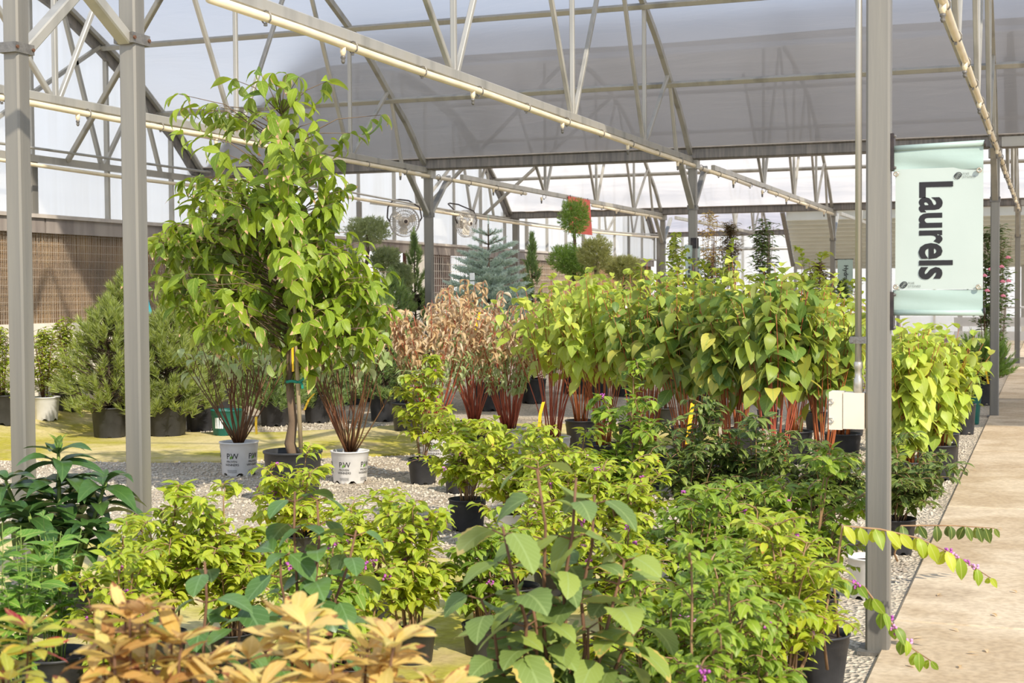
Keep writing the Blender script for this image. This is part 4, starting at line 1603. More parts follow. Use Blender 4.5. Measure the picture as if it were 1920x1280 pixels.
# ------------------------------------------------------------------ pots
def pot(t, r1, r2, h, mat, z=0.0, ribs=False, label=None, handles=False, print_=False, notch=6, face=0.0, tilt=None):
    prof_ = [(r2 * .97, 0.0), (r2, .006), (r1 * .965, h * .80), (r1 * .985, h * .81), (r1 * .985, h * .955), (r1 * 1.03, h * .96), (r1 * 1.03, h), (r1 * .98, h), (r1 * .95, h * .9), (r1 * .93, h * .80)]
    m = MB()
    n = 36
    vs, fs = [], []
    k_ = len(prof_)
    for k in range(n):
        a = 2 * math.pi * k / n
        for i, (r, zz) in enumerate(prof_):
            if i == 0 and notch and (k % (n // notch)) in (0, 1):
                zz = h * .085
            if i == 1 and notch and (k % (n // notch)) in (0, 1):
                zz = h * .10
            vs.append((r * math.cos(a), r * math.sin(a), z + zz))
    for k in range(n):
        k2 = (k + 1) % n
        for i in range(k_ - 1):
            fs.append((k * k_ + i, k2 * k_ + i, k2 * k_ + i + 1, k * k_ + i + 1))
    m.add(vs, fs)
    p = m.build('pot', mat, t, smooth=False, world=False)
    for pl in p.data.polygons:
        pl.use_smooth = True
    if label:
        p['label'] = label
    m = MB()
    m.disc((0, 0, z + h * .86), r1 * .955, 24)
    m.build('soil', MT['soil'], t, world=False)
    if print_:
        def wrap(key, size, zc, a0, sx=1.0, shift=0.0):
            V, F = TX[key]
            cx = (V[:, 0].max() + V[:, 0].min()) / 2
            out = []
            for v in V:
                zz = zc + v[1] * size
                rr = r2 + (r1 * .965 - r2) * (zz / (h * .8)) + .0022
                th = a0 + ((v[0] - cx) * size * sx + shift) / rr
                out.append((rr * math.sin(th), -rr * math.cos(th), z + zz))
            return out, F
        m = MB()
        for a0 in (face, face - 1.25, face + 1.25, face + 2.6):
            s = h * .24
            m.add(*wrap('P', s, h * .52, a0, shift=-s * .42))
            m.add(*wrap('W', s, h * .52, a0, shift=s * .40))
            m.add(*wrap('proven', h * .088, h * .41, a0))
            m.add(*wrap('winners', h * .10, h * .31, a0))
            for i in range(3):
                zz = h * (.18 - .035 * i)
                rr = r2 + (r1 * .965 - r2) * (zz / (h * .8)) + .0022
                W_ = s * .62
                q = []
                for th in np.linspace(a0 - W_ / rr, a0 + W_ / rr, 7):
                    q.append((rr * math.sin(th), -rr * math.cos(th)))
                m.add([(x, y, z + zz) for x, y in q] + [(x, y, z + zz + h * .008) for x, y in q], [(i2, i2 + 1, 8 + i2, 7 + i2) for i2 in range(6)])
        m.build('lettering', MT['print'], p, world=False)
        m = MB()
        for a0 in (face, face - 1.25, face + 1.25):
            pts = []
            for k in range(8):
                u = k / 7
                for s in (-1, 1):
                    ww = .30 * math.sin(math.pi * u) * s
                    lx, lz = -.01 * h + (u - .5) * .09 * h - ww * .10 * h, (u - .5) * .10 * h + ww * .08 * h
                    zz = h * .56 + lz
                    rr = r2 + (r1 * .965 - r2) * (zz / (h * .8)) + .0026
                    pts.append((rr * math.sin(a0 + lx / rr), -rr * math.cos(a0 + lx / rr), z + zz))
            m.add(pts, [(2 * k, 2 * k + 1, 2 * k + 3, 2 * k + 2) for k in range(7)])
        m.build('leaf_mark', MT['printgreen'], p, world=False)
    return p


def strip_tag(t, pts, wdt, mat, name='tag'):
    m = MB()
    vs = []
    for x, y, z in pts:
        vs += [(x - wdt / 2, y - .001, z), (x + wdt / 2, y - .001, z + .003), (x + wdt / 2, y + .001, z + .003), (x - wdt / 2, y + .001, z)]
    n = len(pts)
    fs = []
    for i in range(n - 1):
        for k in range(4):
            fs.append((4 * i + k, 4 * i + (k + 1) % 4, 4 * i + 4 + (k + 1) % 4, 4 * i + 4 + k))
    m.add(vs, fs)
    return m.build(name, mat, t, world=False)


# ------------------------------------------------------------------ species
POTS = []


def free_spot(x, y, r):
    """moves a base away from the walkway until its pot stands clear of the others"""
    k = 0
    while k < 60 and any(math.hypot(x - a, y - b) < r + c + .012 for a, b, c in POTS):
        x -= .02
        k += 1
    POTS.append((x, y, r))
    return x, y


def upright_stems(P, n, R, h0, h1, z0, r0=.05, a=1.35, rad=.0045, wob=.012, seg=7, sides=5, tip=.35):
    paths = []
    for i in range(n):
        az = P.r.uniform(0, 6.283)
        Ri = R * math.sqrt(P.r.uniform(.03, 1))
        hi = P.r.uniform(h0, h1) * (1 - .13 * (Ri / R) ** 2)
        b = P.r.uniform(0, r0)
        ph, wb = P.r.uniform(0, 6), P.r.uniform(.4, 1) * wob
        pts = []
        for k in range(seg + 1):
            t = k / seg
            rr = b + (Ri - b) * t ** a
            w1 = wb * math.sin(t * 7 + ph) * (t > 0)
            pts.append((rr * math.cos(az) - w1 * math.sin(az), rr * math.sin(az) + w1 * math.cos(az), z0 + (hi - z0) * t))
        P.stems.append((pts, [rad * (1 - (1 - tip) * k / seg) for k in range(seg + 1)], sides))
        paths.append((pts, az))
    return paths


def along(pts, s):
    f = s * (len(pts) - 1)
    i = min(int(f), len(pts) - 2)
    t = f - i
    a, b = pts[i], pts[i + 1]
    return tuple(a[k] + (b[k] - a[k]) * t for k in range(3)), nrm(tuple(b[k] - a[k] for k in range(3)))


def plen(pts):
    return sum(math.dist(a, b) for a, b in zip(pts[:-1], pts[1:]))


def dogwood(label, px, yt, d, hw, seed, leafm='l_dog', stemm='orangestem', potkind='black', n=24, lsize=.13, f0=.52, group='green leaved dogwood shrubs', maxobj=260, name='dogwood', dens=.062, loc=None, print_=False, pr=.13, ph=.24, below=1.0):
    P = Plant(seed)
    x, y = at(px, d) if loc is None else loc
    g = gz(x, y)
    H = zat(px, yt, d) - g
    R = hw * d / FPX
    paths = upright_stems(P, n, R * .92, H * .84, H * 1.0, ph * .86, r0=pr * .4, rad=.0048)
    for pts, az in paths:
        l = plen(pts)
        s = f0 + P.r.uniform(-.16, .12)
        k = P.r.randrange(2)
        while s < 1.0:
            p, dr = along(pts, s)
            for q in (0, 1):
                if P.r.random() < .1:
                    continue
                a = az + math.pi / 2 * k + math.pi * q + P.r.uniform(-.5, .5)
                out = (math.cos(a), math.sin(a), 0)
                dd = (out[0] * 1.0, out[1] * 1.0, .2 - P.r.uniform(.3, 2.0))
                sz = lsize * P.r.uniform(.65, 1.15) * (1 - .25 * max(0, s - .8) / .2)
                pp = (p[0] + out[0] * .015, p[1] + out[1] * .015, p[2] - .003)
                P.leaf(pp, dd, sz, up=(out[0] * .9, out[1] * .9, .8), roll=P.r.uniform(-.5, .5))
            k += 1
            s += dens / l * P.r.uniform(.7, 1.3)
        p, dr = along(pts, .999)
        for q in range(2):
            a = P.r.uniform(0, 6.28)
            P.leaf(p, (math.cos(a) * .7, math.sin(a) * .7, .5), lsize * .6, roll=P.r.uniform(-.3, .3))
    t = thing(name, (x, y, g), label, 'shrub', group)
    if potkind:
        pot(t, pr, pr * .82, ph, MT[potkind], print_=print_, face=P.r.uniform(-.3, .3), label='white nursery pot with black lettering' if print_ else None)
    emit(P, name, label, 'shrub', (x, y, g), 'dog', [MT[leafm]], MT[stemm], root=t, maxobj=maxobj)
    return t, P


def beautyberry(label, px, yt, d, hw, seed, leafm='l_lime', n=15, lsize=.062, group='beautyberry shrubs', potkind='black', stemm='twig', dens=.026, maxobj=300, berries=6, peak=.78, loc=None, name='beautyberry', hmin=.5, shape='calli', pr=.10, ph=.17, hang=.0):
    P = Plant(seed)
    x, y = at(px, d) if loc is None else loc
    x, y = free_spot(x, y, pr * 1.03)
    g = gz(x, y)
    H = (zat(px, yt, d) - g) * 1.07
    R = hw * d / FPX
    z0 = ph * .86
    seg = 9
    bcl = []
    for i in range(n):
        az = P.r.uniform(0, 6.283)
        Ri = R * math.sqrt(P.r.uniform(.08, 1))
        hi = H * P.r.uniform(hmin, 1.0) * (1 - .25 * (Ri / R) ** 2) * (1.1 if P.r.random() < .15 else 1)
        b = P.r.uniform(0, .05)
        sw = P.r.uniform(-.5, .5)
        pts = []
        for k in range(seg + 1):
            t = k / seg
            rr = b + (Ri - b) * t ** 1.25
            aa = az + sw * t * t * .5
            zz = z0 + (hi - z0) * math.sin(math.pi / 2 * min(t / peak, 1.0 + (t / peak - 1) * .9)) if t / peak <= 1 else z0 + (hi - z0) * math.cos((t / peak - 1) * 1.5)
            pts.append((rr * math.cos(aa) + P.r.uniform(-.006, .006), rr * math.sin(aa) + P.r.uniform(-.006, .006), zz))
        P.stems.append((pts, [.0042 * (1 - .7 * k / seg) for k in range(seg + 1)], 4))
        # side twigs
        tw = [(pts, .2)]
        for q in range(5):
            s0 = P.r.uniform(.12, .85)
            p, dr = along(pts, s0)
            a2 = P.r.uniform(0, 6.283)
            ln = R * P.r.uniform(.28, .58) * (1.15 - s0 * .5)
            tp = []
            for k in range(5):
                t = k / 4
                tp.append((p[0] + math.cos(a2) * ln * t, p[1] + math.sin(a2) * ln * t, p[2] + ln * (.55 * t - .55 * t * t) + dr[2] * ln * .35 * t))
            P.stems.append((tp, [.0026, .0024, .002, .0016, .001], 3))
            tw.append((tp, .1))
        for pts_, f0 in tw:
            l = plen(pts_)
            s = f0 + P.r.uniform(0, .1)
            k = 0
            while s < 1.0:
                p, dr = along(pts_, s)
                side = nrm(crs(dr, (0, 0, 1)))
                for q in (-1, 1):
                    if P.r.random() < .12:
                        continue
                    dd = tuple(side[i] * q * P.r.uniform(.55, .95) + dr[i] * .45 for i in range(3))
                    dd = (dd[0] + P.r.uniform(-.3, .3), dd[1] + P.r.uniform(-.3, .3), dd[2] - P.r.uniform(-.25, .75) - hang)
                    sz = lsize * P.r.uniform(.6, 1.2) * (1 - .45 * max(0, (s - .75) / .25))
                    P.leaf((p[0] + dd[0] * .008, p[1] + dd[1] * .008, p[2]), dd, sz, roll=P.r.uniform(-.4, .4))
                if P.r.random() < .03 and s > .4:
                    bcl.append(p)
                s += dens / l * P.r.uniform(.7, 1.3)
    t = thing(name, (x, y, g), label, 'shrub', group)
    if potkind:
        pot(t, pr, pr * .82, ph, MT[potkind])
    emit(P, name, label, 'shrub', (x, y, g), shape, [MT[leafm]], MT[stemm], root=t, maxobj=maxobj)
    P.r.shuffle(bcl)
    for i, p in enumerate(bcl[:berries]):
        o = obj('berry_cluster', berry_mesh(i % 3, MT['berry'] if P.r.random() < .7 else MT['pinkberry']), t, p)
        o.rotation_euler = (0, 0, P.r.uniform(0, 6))
    return t, P


_BER = {}


def berry_mesh(v, mat):
    k = (v, mat.name)
    if k not in _BER:
        r = random.Random(v)
        m = MB()
        for i in range(9):
            m.ico((r.uniform(-.014, .014), r.uniform(-.01, .01), r.uniform(-.012, .01)), r.uniform(.004, .0055))
        me = bpy.data.meshes.new('berry_cluster')
        me.from_pydata(m.v, [], m.f)
        me.polygons.foreach_set('use_smooth', np.ones(len(me.polygons), bool))
        me.materials.append(mat)
        _BER[k] = me
    return _BER[k]


def pine(label, px, yt, d, hw, seed, loc=None, mat='n_pine', nb=95, nl=.075, tl=.10, potr=.155, poth=.27, name='potted_pine', spread=.85, group='potted pines by the cooling wall', potmat='black', z_low=.34, nper=46, shape='bush', w=.0042, potloc=True):
    P = Plant(seed)
    x, y = at(px, d) if loc is None else loc
    g = gz(x, y)
    H = zat(px, yt, d) - g
    R = hw * d / FPX
    P.stems.append(([(0, 0, poth * .8), (.01, .0, H * .4), (-.01, .01, H * .75), (0, 0, H * .97)], [.018, .014, .01, .004], 7))
    for i in range(nb):
        z = z_low * H + (H - z_low * H) * P.r.random() ** 1.1
        f = (z - z_low * H) / (H * (1 - z_low))
        if shape == 'bush':
            rr = R * (1 - f ** 1.8) ** .6 * P.r.uniform(.45, 1)
        else:
            rr = R * (1.02 - f) * P.r.uniform(.5, 1)
        az = P.r.uniform(0, 6.283)
        e = (rr * math.cos(az), rr * math.sin(az), z)
        b = (0, 0, max(poth, z - rr * .55))
        P.stems.append(([b, tuple((b[k] + e[k]) / 2 + (0, 0, -.02)[k] for k in range(3)), e], [.006, .005, .003], 4))
        dd = (math.cos(az) * rr / R * .8, math.sin(az) * rr / R * .8, .75)
        needle_tuft(P, tuple(e[k] - nrm(dd)[k] * tl * .6 for k in range(3)), dd, tl * P.r.uniform(.8, 1.3), nl, nper, spread=spread, w=w)
        m_ = tuple((b[k] + e[k] * 2) / 3 for k in range(3))
        needle_tuft(P, m_, (dd[0], dd[1], .3), tl, nl * .9, nper // 2, spread=spread, w=w)
    t = thing(name, (x, y, g), label, 'conifer', group)
    pot(t, potr, potr * .86, poth, MT[potmat])
    emit(P, name, label, 'conifer', (x, y, g), 'dog', [], MT['pinebark'], root=t, join_stems=True, stem_name='branch')
    emit_needles(P, t, MT[mat])
    return t, P


def ball_conifer(label, px, base_y, d, balls, mat, seed, trunk, name='topiary', group=None, nl=.03, tl=.05, w=.006, potr=.16, dens=1.0, potmat='black'):
    """balls: list of (px, y, rx_px, ry_px)"""
    P = Plant(seed)
    x, y = at(px, d)
    g = gz(x, y)
    C0 = CAM + d * ray(px, base_y)
    t = thing(name, (x, y, g), label, 'conifer', group)
    pot(t, potr, potr * .85, .3, MT[potmat])
    tp = []
    for tx, ty, r in trunk:
        q = CAM + d * ray(tx, ty)
        tp.append(((q[0] - x, q[1] - y, q[2] - g), r))
    P.stems.append(([p for p, r in tp], [r for p, r in tp], 8))
    for bx, by, rx, ry in balls:
        c = CAM + d * ray(bx, by)
        c = (c[0] - x, c[1] - y, c[2] - g)
        a, b = rx * d / FPX, ry * d / FPX
        n = int(2600 * dens * min(1.6, max(.45, a * b / .09)))
        for i in range(n):
            v = nrm((P.r.gauss(0, 1), P.r.gauss(0, 1), P.r.gauss(.12, 1)))
            s = P.r.uniform(.6, 1.0) if P.r.random() < .75 else P.r.uniform(.2, .6)
            lump = 1 + .10 * math.sin(v[0] * 5 + v[2] * 6) + P.r.uniform(-.05, .06)
            p = (c[0] + v[0] * a * s * lump, c[1] + v[1] * a * s * lump, c[2] + v[2] * b * s * lump)
            needle_tuft(P, p, (v[0], v[1], v[2] + .5), tl * .6, nl * P.r.uniform(.45, .9), 11, spread=1.1, w=w)
    emit(P, name, label, 'conifer', (x, y, g), 'dog', [], MT['bark'], root=t, join_stems=True, stem_name='trunk')
    emit_needles(P, t, MT[mat])
    return t, P


def leafcloud(label, px, yt, yb_, d, hw, seed, leafm, n=900, lsize=.06, shape='box', name='potted_shrub', stemm='twigbrown', cat='shrub', group=None, prof_=None, potkind='black', nst=7, pr=.15, ph=.27, loc=None, maxobj=0):
    """a bushy plant of many small leaves, branch ends spread through an egg-shaped crown"""
    P = Plant(seed)
    x, y = at(px, d) if loc is None else loc
    g = gz(x, y)
    H = zat(px, yt, d) - g
    zb = max(ph, zat(px, yb_, d) - g)
    R = hw * d / FPX
    for i in range(nst):
        az = P.r.uniform(0, 6.28)
        rr = R * P.r.uniform(.2, .8)
        P.stems.append(([(0.02 * math.cos(az), .02 * math.sin(az), ph * .8), (rr * .4 * math.cos(az), rr * .4 * math.sin(az), (zb + ph) / 2 + .1), (rr * math.cos(az), rr * math.sin(az), H * P.r.uniform(.8, .97))], [.007, .005, .002], 5))
    nt_ = n // 6
    for i in range(nt_):
        f = P.r.random()
        z = zb + (H - zb) * f
        wd = (prof_(f) if prof_ else (math.sin(math.pi * min(1, .15 + .85 * f) ** .9) ** .6))
        rr = R * wd * math.sqrt(P.r.uniform(.1, 1))
        az = P.r.uniform(0, 6.28)
        p0 = (rr * math.cos(az), rr * math.sin(az), z)
        tip_d = nrm((math.cos(az), math.sin(az), P.r.uniform(.2, 1.4)))
        ln = lsize * 2.6
        P.stems.append(([tuple(p0[k] - tip_d[k] * ln for k in range(3)), p0], [.002, .001], 3))
        for j in range(6):
            s = j / 6
            p = tuple(p0[k] - tip_d[k] * ln * (1 - s) for k in range(3))
            a2 = j * 2.4 + P.r.uniform(-.4, .4)
            dd = (math.cos(a2) + tip_d[0] * .7, math.sin(a2) + tip_d[1] * .7, tip_d[2] * .5 - P.r.uniform(0, .6))
            P.leaf(p, dd, lsize * P.r.uniform(.7, 1.2), roll=P.r.uniform(-.5, .5))
    t = thing(name, (x, y, g), label, cat, group)
    if potkind:
        pot(t, pr, pr * .84, ph, MT[potkind])
    emit(P, name, label, cat, (x, y, g), shape, [MT[leafm]], MT[stemm], root=t, join_stems=True, stem_name='branch', maxobj=maxobj)
    return t, P


# ------------------------------------------------------------------ the tall dogwood tree
def tall_tree():
    P = Plant(77)
    d = 8.75
    x, y = at(548, d)
    g = gz(x, y)
    s = d / FPX
    LB = [(125, 60), (160, 110), (200, 190), (250, 225), (300, 205), (345, 235), (400, 240), (450, 268), (500, 272), (560, 250), (600, 200), (640, 175), (690, 150)]
    RB = [(125, 40), (160, 60), (220, 75), (260, 95), (300, 115), (345, 118), (400, 105), (450, 150), (490, 188), (540, 195), (600, 200), (650, 185), (690, 140)]

    def itp(T, v):
        for (a, ra), (b, rb) in zip(T[:-1], T[1:]):
            if a <= v <= b:
                return ra + (rb - ra) * (v - a) / (b - a)
        return T[-1][1]
    trunk = [(0.02, 0, .25), (-.025, .01, .36), (.005, 0, .5), (-.02, .01, .68), (-.012, 0, .95), (.01, 0, 1.3), (-.02, 0, 1.75), (-.05, .01, 2.2), (-.06, .0, 2.5)]
    P.stems.append((trunk, [.036, .034, .026, .024, .022, .019, .013, .008, .003], 9))
    # low whip looping out and up
    P.stems.append(([(0, 0, .80), (.12, -.02, .84), (.22, -.03, .95), (.26, 0, 1.1)], [.011, .009, .007, .004], 6))

    def trunk_at(z):
        for a, b in zip(trunk[:-1], trunk[1:]):
            if a[2] <= z <= b[2]:
                t = (z - a[2]) / (b[2] - a[2])
                return tuple(a[k] + (b[k] - a[k]) * t for k in range(3))
        return trunk[-1]
    ends = []
    tries = 0
    while len(ends) < 235 and tries < 9000:
        tries += 1
        yy = P.r.uniform(135, 640)
        l, r_ = itp(LB, yy), itp(RB, yy)
        wdt = l + r_
        if P.r.random() > wdt / 470:
            continue
        a = P.r.uniform(-1, 1)
        a = math.copysign(abs(a) ** .75, a)
        cx = (r_ - l) / 2
        xx = cx + a * wdt / 2 * .92
        dep = P.r.uniform(-1, 1) * math.sqrt(max(.02, 1 - a * a)) * wdt / 2 * .85
        if P.r.random() > (.12 if yy < 200 else .34 if yy < 330 else .8 if yy < 420 else 1.0):
            continue
        z = zat(548 + xx, yy, d) - g
        ends.append((xx * s * CR[0] + dep * s * -CF[0], xx * s * CR[1] + dep * s * -CF[1], z))
    # the named shoots at the crown's edge
    for xx, yy in ((455, 150), (505, 140), (560, 140), (350, 175), (332, 205), (695, 215), (665, 250), (690, 500), (725, 510), (720, 585), (700, 660), (430, 640), (620, 150), (395, 200), (300, 420), (290, 455), (285, 520), (640, 320)):
        z = zat(xx, yy, d) - g
        q = CAM + d * ray(xx, yy)
        ends.append((q[0] - x + P.r.uniform(-.1, .1), q[1] - y + P.r.uniform(-.1, .1), z))
    for e in ends:
        hr = math.hypot(e[0], e[1])
        zb = max(.9, min(2.35, e[2] - hr * P.r.uniform(.05, .5) - .05))
        b = trunk_at(zb)
        mid = (b[0] + (e[0] - b[0]) * .55, b[1] + (e[1] - b[1]) * .55, b[2] + (e[2] - b[2]) * .62 + hr * .09)
        P.stems.append(([b, mid, e], [.0038, .0028, .0016], 4))
        od = nrm((e[0] - mid[0], e[1] - mid[1], (e[2] - mid[2]) + .1))
        k0 = P.r.uniform(0, 6)
        for q, back in enumerate((0, 0, .0, .07, .07, .15, .15, .26, .34)):
            a = k0 + q * 2.1
            p = tuple(e[k] - od[k] * back for k in range(3))
            dd = (math.cos(a) * .75 + od[0] * .5, math.sin(a) * .75 + od[1] * .5, -P.r.uniform(.15, 1.5) + (.5 if q == 0 else 0))
            out = nrm((p[0] + 1e-4, p[1], .2))
            P.leaf(p, dd, P.r.uniform(.11, .165) * (.75 if q == 0 else 1), up=(out[0] * .8, out[1] * .8, .7), roll=P.r.uniform(-.6, .6))
    lab = 'tall dogwood tree with green scorched-edge leaves in a black pot'
    t = thing('dogwood_tree', (x, y, g), lab, 'tree')
    pot(t, .175, .15, .32, MT['black'], label='black nursery pot')
    emit(P, 'dogwood_tree', lab, 'tree', (x, y, g), 'tree', [MT['l_tree']], MT['bark'], root=t, join_stems=True, stem_name='trunk', maxobj=300)
    m = MB()
    m.tube([(.075, -.03, .27), (.045, -.03, 1.0), (.02, -.02, 2.05)], [.0135, .013, .012], 8)
    m.build('stake', MT['bamboo'], t, smooth=True, world=False)
    m = MB()
    m.tube([(.025 + .048 * math.cos(a), -.015 + .035 * math.sin(a), .74 + .004 * math.sin(3 * a)) for a in np.linspace(0, 6.283, 15)], .009, 6, cap=False)
    m.tube([(.07, -.04, .74), (.10, -.06, .75), (.115, -.06, .765)], .007, 5)
    m.tube([(.07, -.04, .74), (.10, -.06, .73), (.11, -.07, .70)], .007, 5)
    m.build('tie', MT['tie'], t, world=False)
    strip_tag(t, [(.035, -.05, 1.0), (.037, -.055, .9), (.036, -.05, .8)], .014, MT['yellowtag'])
    return t


tall_tree()


# ------------------------------------------------------------------ twiggy dogwoods in white pots
def twiggy(label, px, d, seed, H, R, tagpos=None, loc=None, pr=.135, ph=.235):
    P = Plant(seed)
    x, y = at(px, d) if loc is None else loc
    g = gz(x, y)
    paths = upright_stems(P, 26, R, H * .75, H, ph * .9, r0=.03, a=.95, rad=.0058, wob=.02, tip=.4)
    for pts, az in list(paths):
        for q in range(2):
            s0 = P.r.uniform(.35, .8)
            p, dr = along(pts, s0)
            a = P.r.uniform(0, 6.28)
            ln = P.r.uniform(.15, .35)
            P.stems.append(([p, (p[0] + math.cos(a) * .04, p[1] + math.sin(a) * .04, p[2] + ln * .5), (p[0] + math.cos(a) * .06, p[1] + math.sin(a) * .06, p[2] + ln)], [.003, .0025, .0015], 4))
        p, dr = along(pts, .98)
        for q in range(4):
            a = P.r.uniform(0, 6.28)
            s = P.r.uniform(.86, 1)
            p, dr = along(pts, s)
            P.leaf(p, (math.cos(a), math.sin(a), -P.r.uniform(.2, 1.2)), P.r.uniform(.07, .12), up=(math.cos(a) * .5, math.sin(a) * .5, 1))
    t = thing('dogwood', (x, y, g), label, 'shrub')
    pot(t, pr, pr * .88, ph, MT['whitepot'], print_=True, face=.12, label='white nursery pot with black lettering')
    emit(P, 'dogwood', label, 'shrub', (x, y, g), 'dog', [MT['l_pale']], MT['darkstem'], root=t, maxobj=120)
    if tagpos:
        strip_tag(t, tagpos, .018, MT['yellowtag'])
    return t


twiggy('bare stemmed dogwood in a white pot between the thick post and the tall tree', 447, 10.15, 301, 1.08, .42, [(.20, -.1, .42), (.21, -.12, .36), (.22, -.13, .30)])
twiggy('bare stemmed dogwood in a white pot beside the tall tree trunk', 655, 9.7, 302, 1.15, .40, [(-.20, -.12, .60), (-.23, -.14, .56), (-.26, -.15, .49)], pr=.128, ph=.215)

# ------------------------------------------------------------------ withered dogwoods
def withered(label, px, yt, d, hw, seed, potkind='whitepot', ph=.24, pr=.13, n=34, print_=True, tagpos=None, green=.25):
    P = Plant(seed)
    x, y = at(px, d)
    g = gz(x, y)
    H = zat(px, yt, d) - g
    R = hw * d / FPX
    paths = upright_stems(P, n, R, H * .8, H, ph * .9, r0=.05, a=1.1, rad=.0058, wob=.02)
    for pts, az in paths:
        l = plen(pts)
        s = .42
        while s < 1.0:
            p, dr = along(pts, s)
            for q in (0, 1, 2):
                a = P.r.uniform(0, 6.28)
                top = s > .70
                mi = 0 if (top and P.r.random() > green * .25) else 1
                if P.r.random() < (.14 if top else .5):
                    continue
                dd = (math.cos(a), math.sin(a), -P.r.uniform(.0, 1.6))
                P.leaf(p, dd, P.r.uniform(.06, .115) if mi == 0 else P.r.uniform(.055, .095), roll=P.r.uniform(-1.2, 1.2), mat=mi)
            s += .042 / l * P.r.uniform(.7, 1.3)
    t = thing('dogwood', (x, y, g), label, 'shrub')
    pot(t, pr, pr * .88, ph, MT[potkind], print_=print_, face=-.9, label='white nursery pot with black lettering' if print_ else None)
    emit(P, 'dogwood', label, 'shrub', (x, y, g), 'dry', [MT['l_dry'], MT['l_pale']], MT['redstem'], root=t, maxobj=280)
    if tagpos:
        strip_tag(t, tagpos, .02, MT['yellowtag'])


withered('withered dogwood with brown leaves and red stems in a white pot by the mossy path', 815, 535, 10.75, 105, 311, pr=.128)
withered('withered dogwood with curled brown leaves just before the blue spruce', 890, 520, 11.6, 105, 312, 'black', print_=False)
withered('withered dogwood with brown leaves beside the first green leaved dogwood', 955, 545, 11.0, 85, 313, 'whitepot', tagpos=[(-.1, -.35, 1.12), (-.11, -.36, 1.05), (-.13, -.37, .95)], green=1.2)

# ------------------------------------------------------------------ green dogwoods, front row to back
DG = [
    (1035, 500, 10.3, 115, 'l_doglime', 'redstem', 'whitepot', 'lime leaved dogwood beside the withered brown ones, in a white pot'),
    (1130, 490, 9.8, 110, 'l_doglime', 'orangestem', 'black', 'lime leaved dogwood with a yellow tag between the withered ones and the post'),
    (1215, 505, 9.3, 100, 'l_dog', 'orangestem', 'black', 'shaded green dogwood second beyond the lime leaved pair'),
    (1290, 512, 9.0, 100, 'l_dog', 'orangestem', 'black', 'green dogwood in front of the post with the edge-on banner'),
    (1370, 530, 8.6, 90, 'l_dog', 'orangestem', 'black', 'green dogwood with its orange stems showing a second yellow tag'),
    (1455, 500, 8.3, 100, 'l_dog', 'redstem', 'black', 'tallest green dogwood with the largest leaves, tip bent over'),
    (1545, 545, 8.4, 85, 'l_dog', 'orangestem', 'black', 'green dogwood beside the conduit behind the electrical box'),
    (1705, 590, 8.7, 85, 'l_doglime', 'orangestem', 'black', 'lime dogwood just below the white banner'),
    (1765, 606, 9.6, 105, 'l_doglime', 'orangestem', 'black', 'outermost lime dogwood leaning over the walkway edge'),
    (1090, 500, 11.6, 100, 'l_doglime', 'orangestem', 'black', 'dogwood behind the lime leaved pair, below the ball shaped pine'),
    (1190, 488, 11.3, 100, 'l_doglime', 'orangestem', 'black', 'lime dogwood behind the shaded green one, below the dark cooling pad'),
    (1290, 490, 11.0, 100, 'l_doglime', 'orangestem', 'black', 'lime dogwood surrounding the foot of the braced post'),
    (1390, 480, 10.8, 100, 'l_doglime', 'orangestem', 'black', 'lime dogwood below the maroon leaved tree'),
    (1490, 478, 10.6, 95, 'l_doglime', 'orangestem', 'black', 'lime dogwood below the end of the ribbed metal roof'),
    (1580, 530, 10.4, 80, 'l_doglime', 'orangestem', 'black', 'lime dogwood below the small hydrangea banner'),
    (1690, 600, 11.2, 80, 'l_doglime', 'redstem', 'black', 'dogwood behind the lime one under the white banner'),
]
for i, (px, yt, d, hw, lm, sm, pk, lab) in enumerate(DG):
    big = .155 if i in (3, 4, 5) else .135
    t, P = dogwood(lab, px, yt, d, hw, 400 + i, lm, sm, pk, n=26 if i < 9 else 20, lsize=big if i < 9 else .115, f0=.30 if i in (7, 8) else .62 if i < 9 else .62, maxobj=250 if i < 9 else 170, pr=.13)
    if i == 1:
        strip_tag(t, [(-.30, -.36, .54), (-.32, -.37, .46), (-.33, -.37, .35)], .022, MT['yellowtag'])
    if i == 4:
        strip_tag(t, [(-.16, -.30, .62), (-.175, -.31, .5), (-.19, -.31, .38)], .024, MT['yellowtag'])
FAR = [(1245, 468, 13.6), (1340, 462, 13.9), (1440, 458, 13.3), (1530, 468, 13.0), (1600, 530, 12.6)]
for i, (px, yt, d) in enumerate(FAR):
    lab = 'small leaved lime shrub in the rear row, ' + ('by the wall end', 'before the edge-on banner post', 'under the dark green sapling', 'beside the ribbed roof edge', 'before the hydrangea banner')[i]
    beautyberry(lab, px, yt, d, 85, 450 + i, 'l_lime', n=13, lsize=.085, group='lime shrubs in the rear row', maxobj=110, berries=0, name='lime_shrub', shape='dog', dens=.05, hmin=.75, stemm='twigbrown', peak=.95)

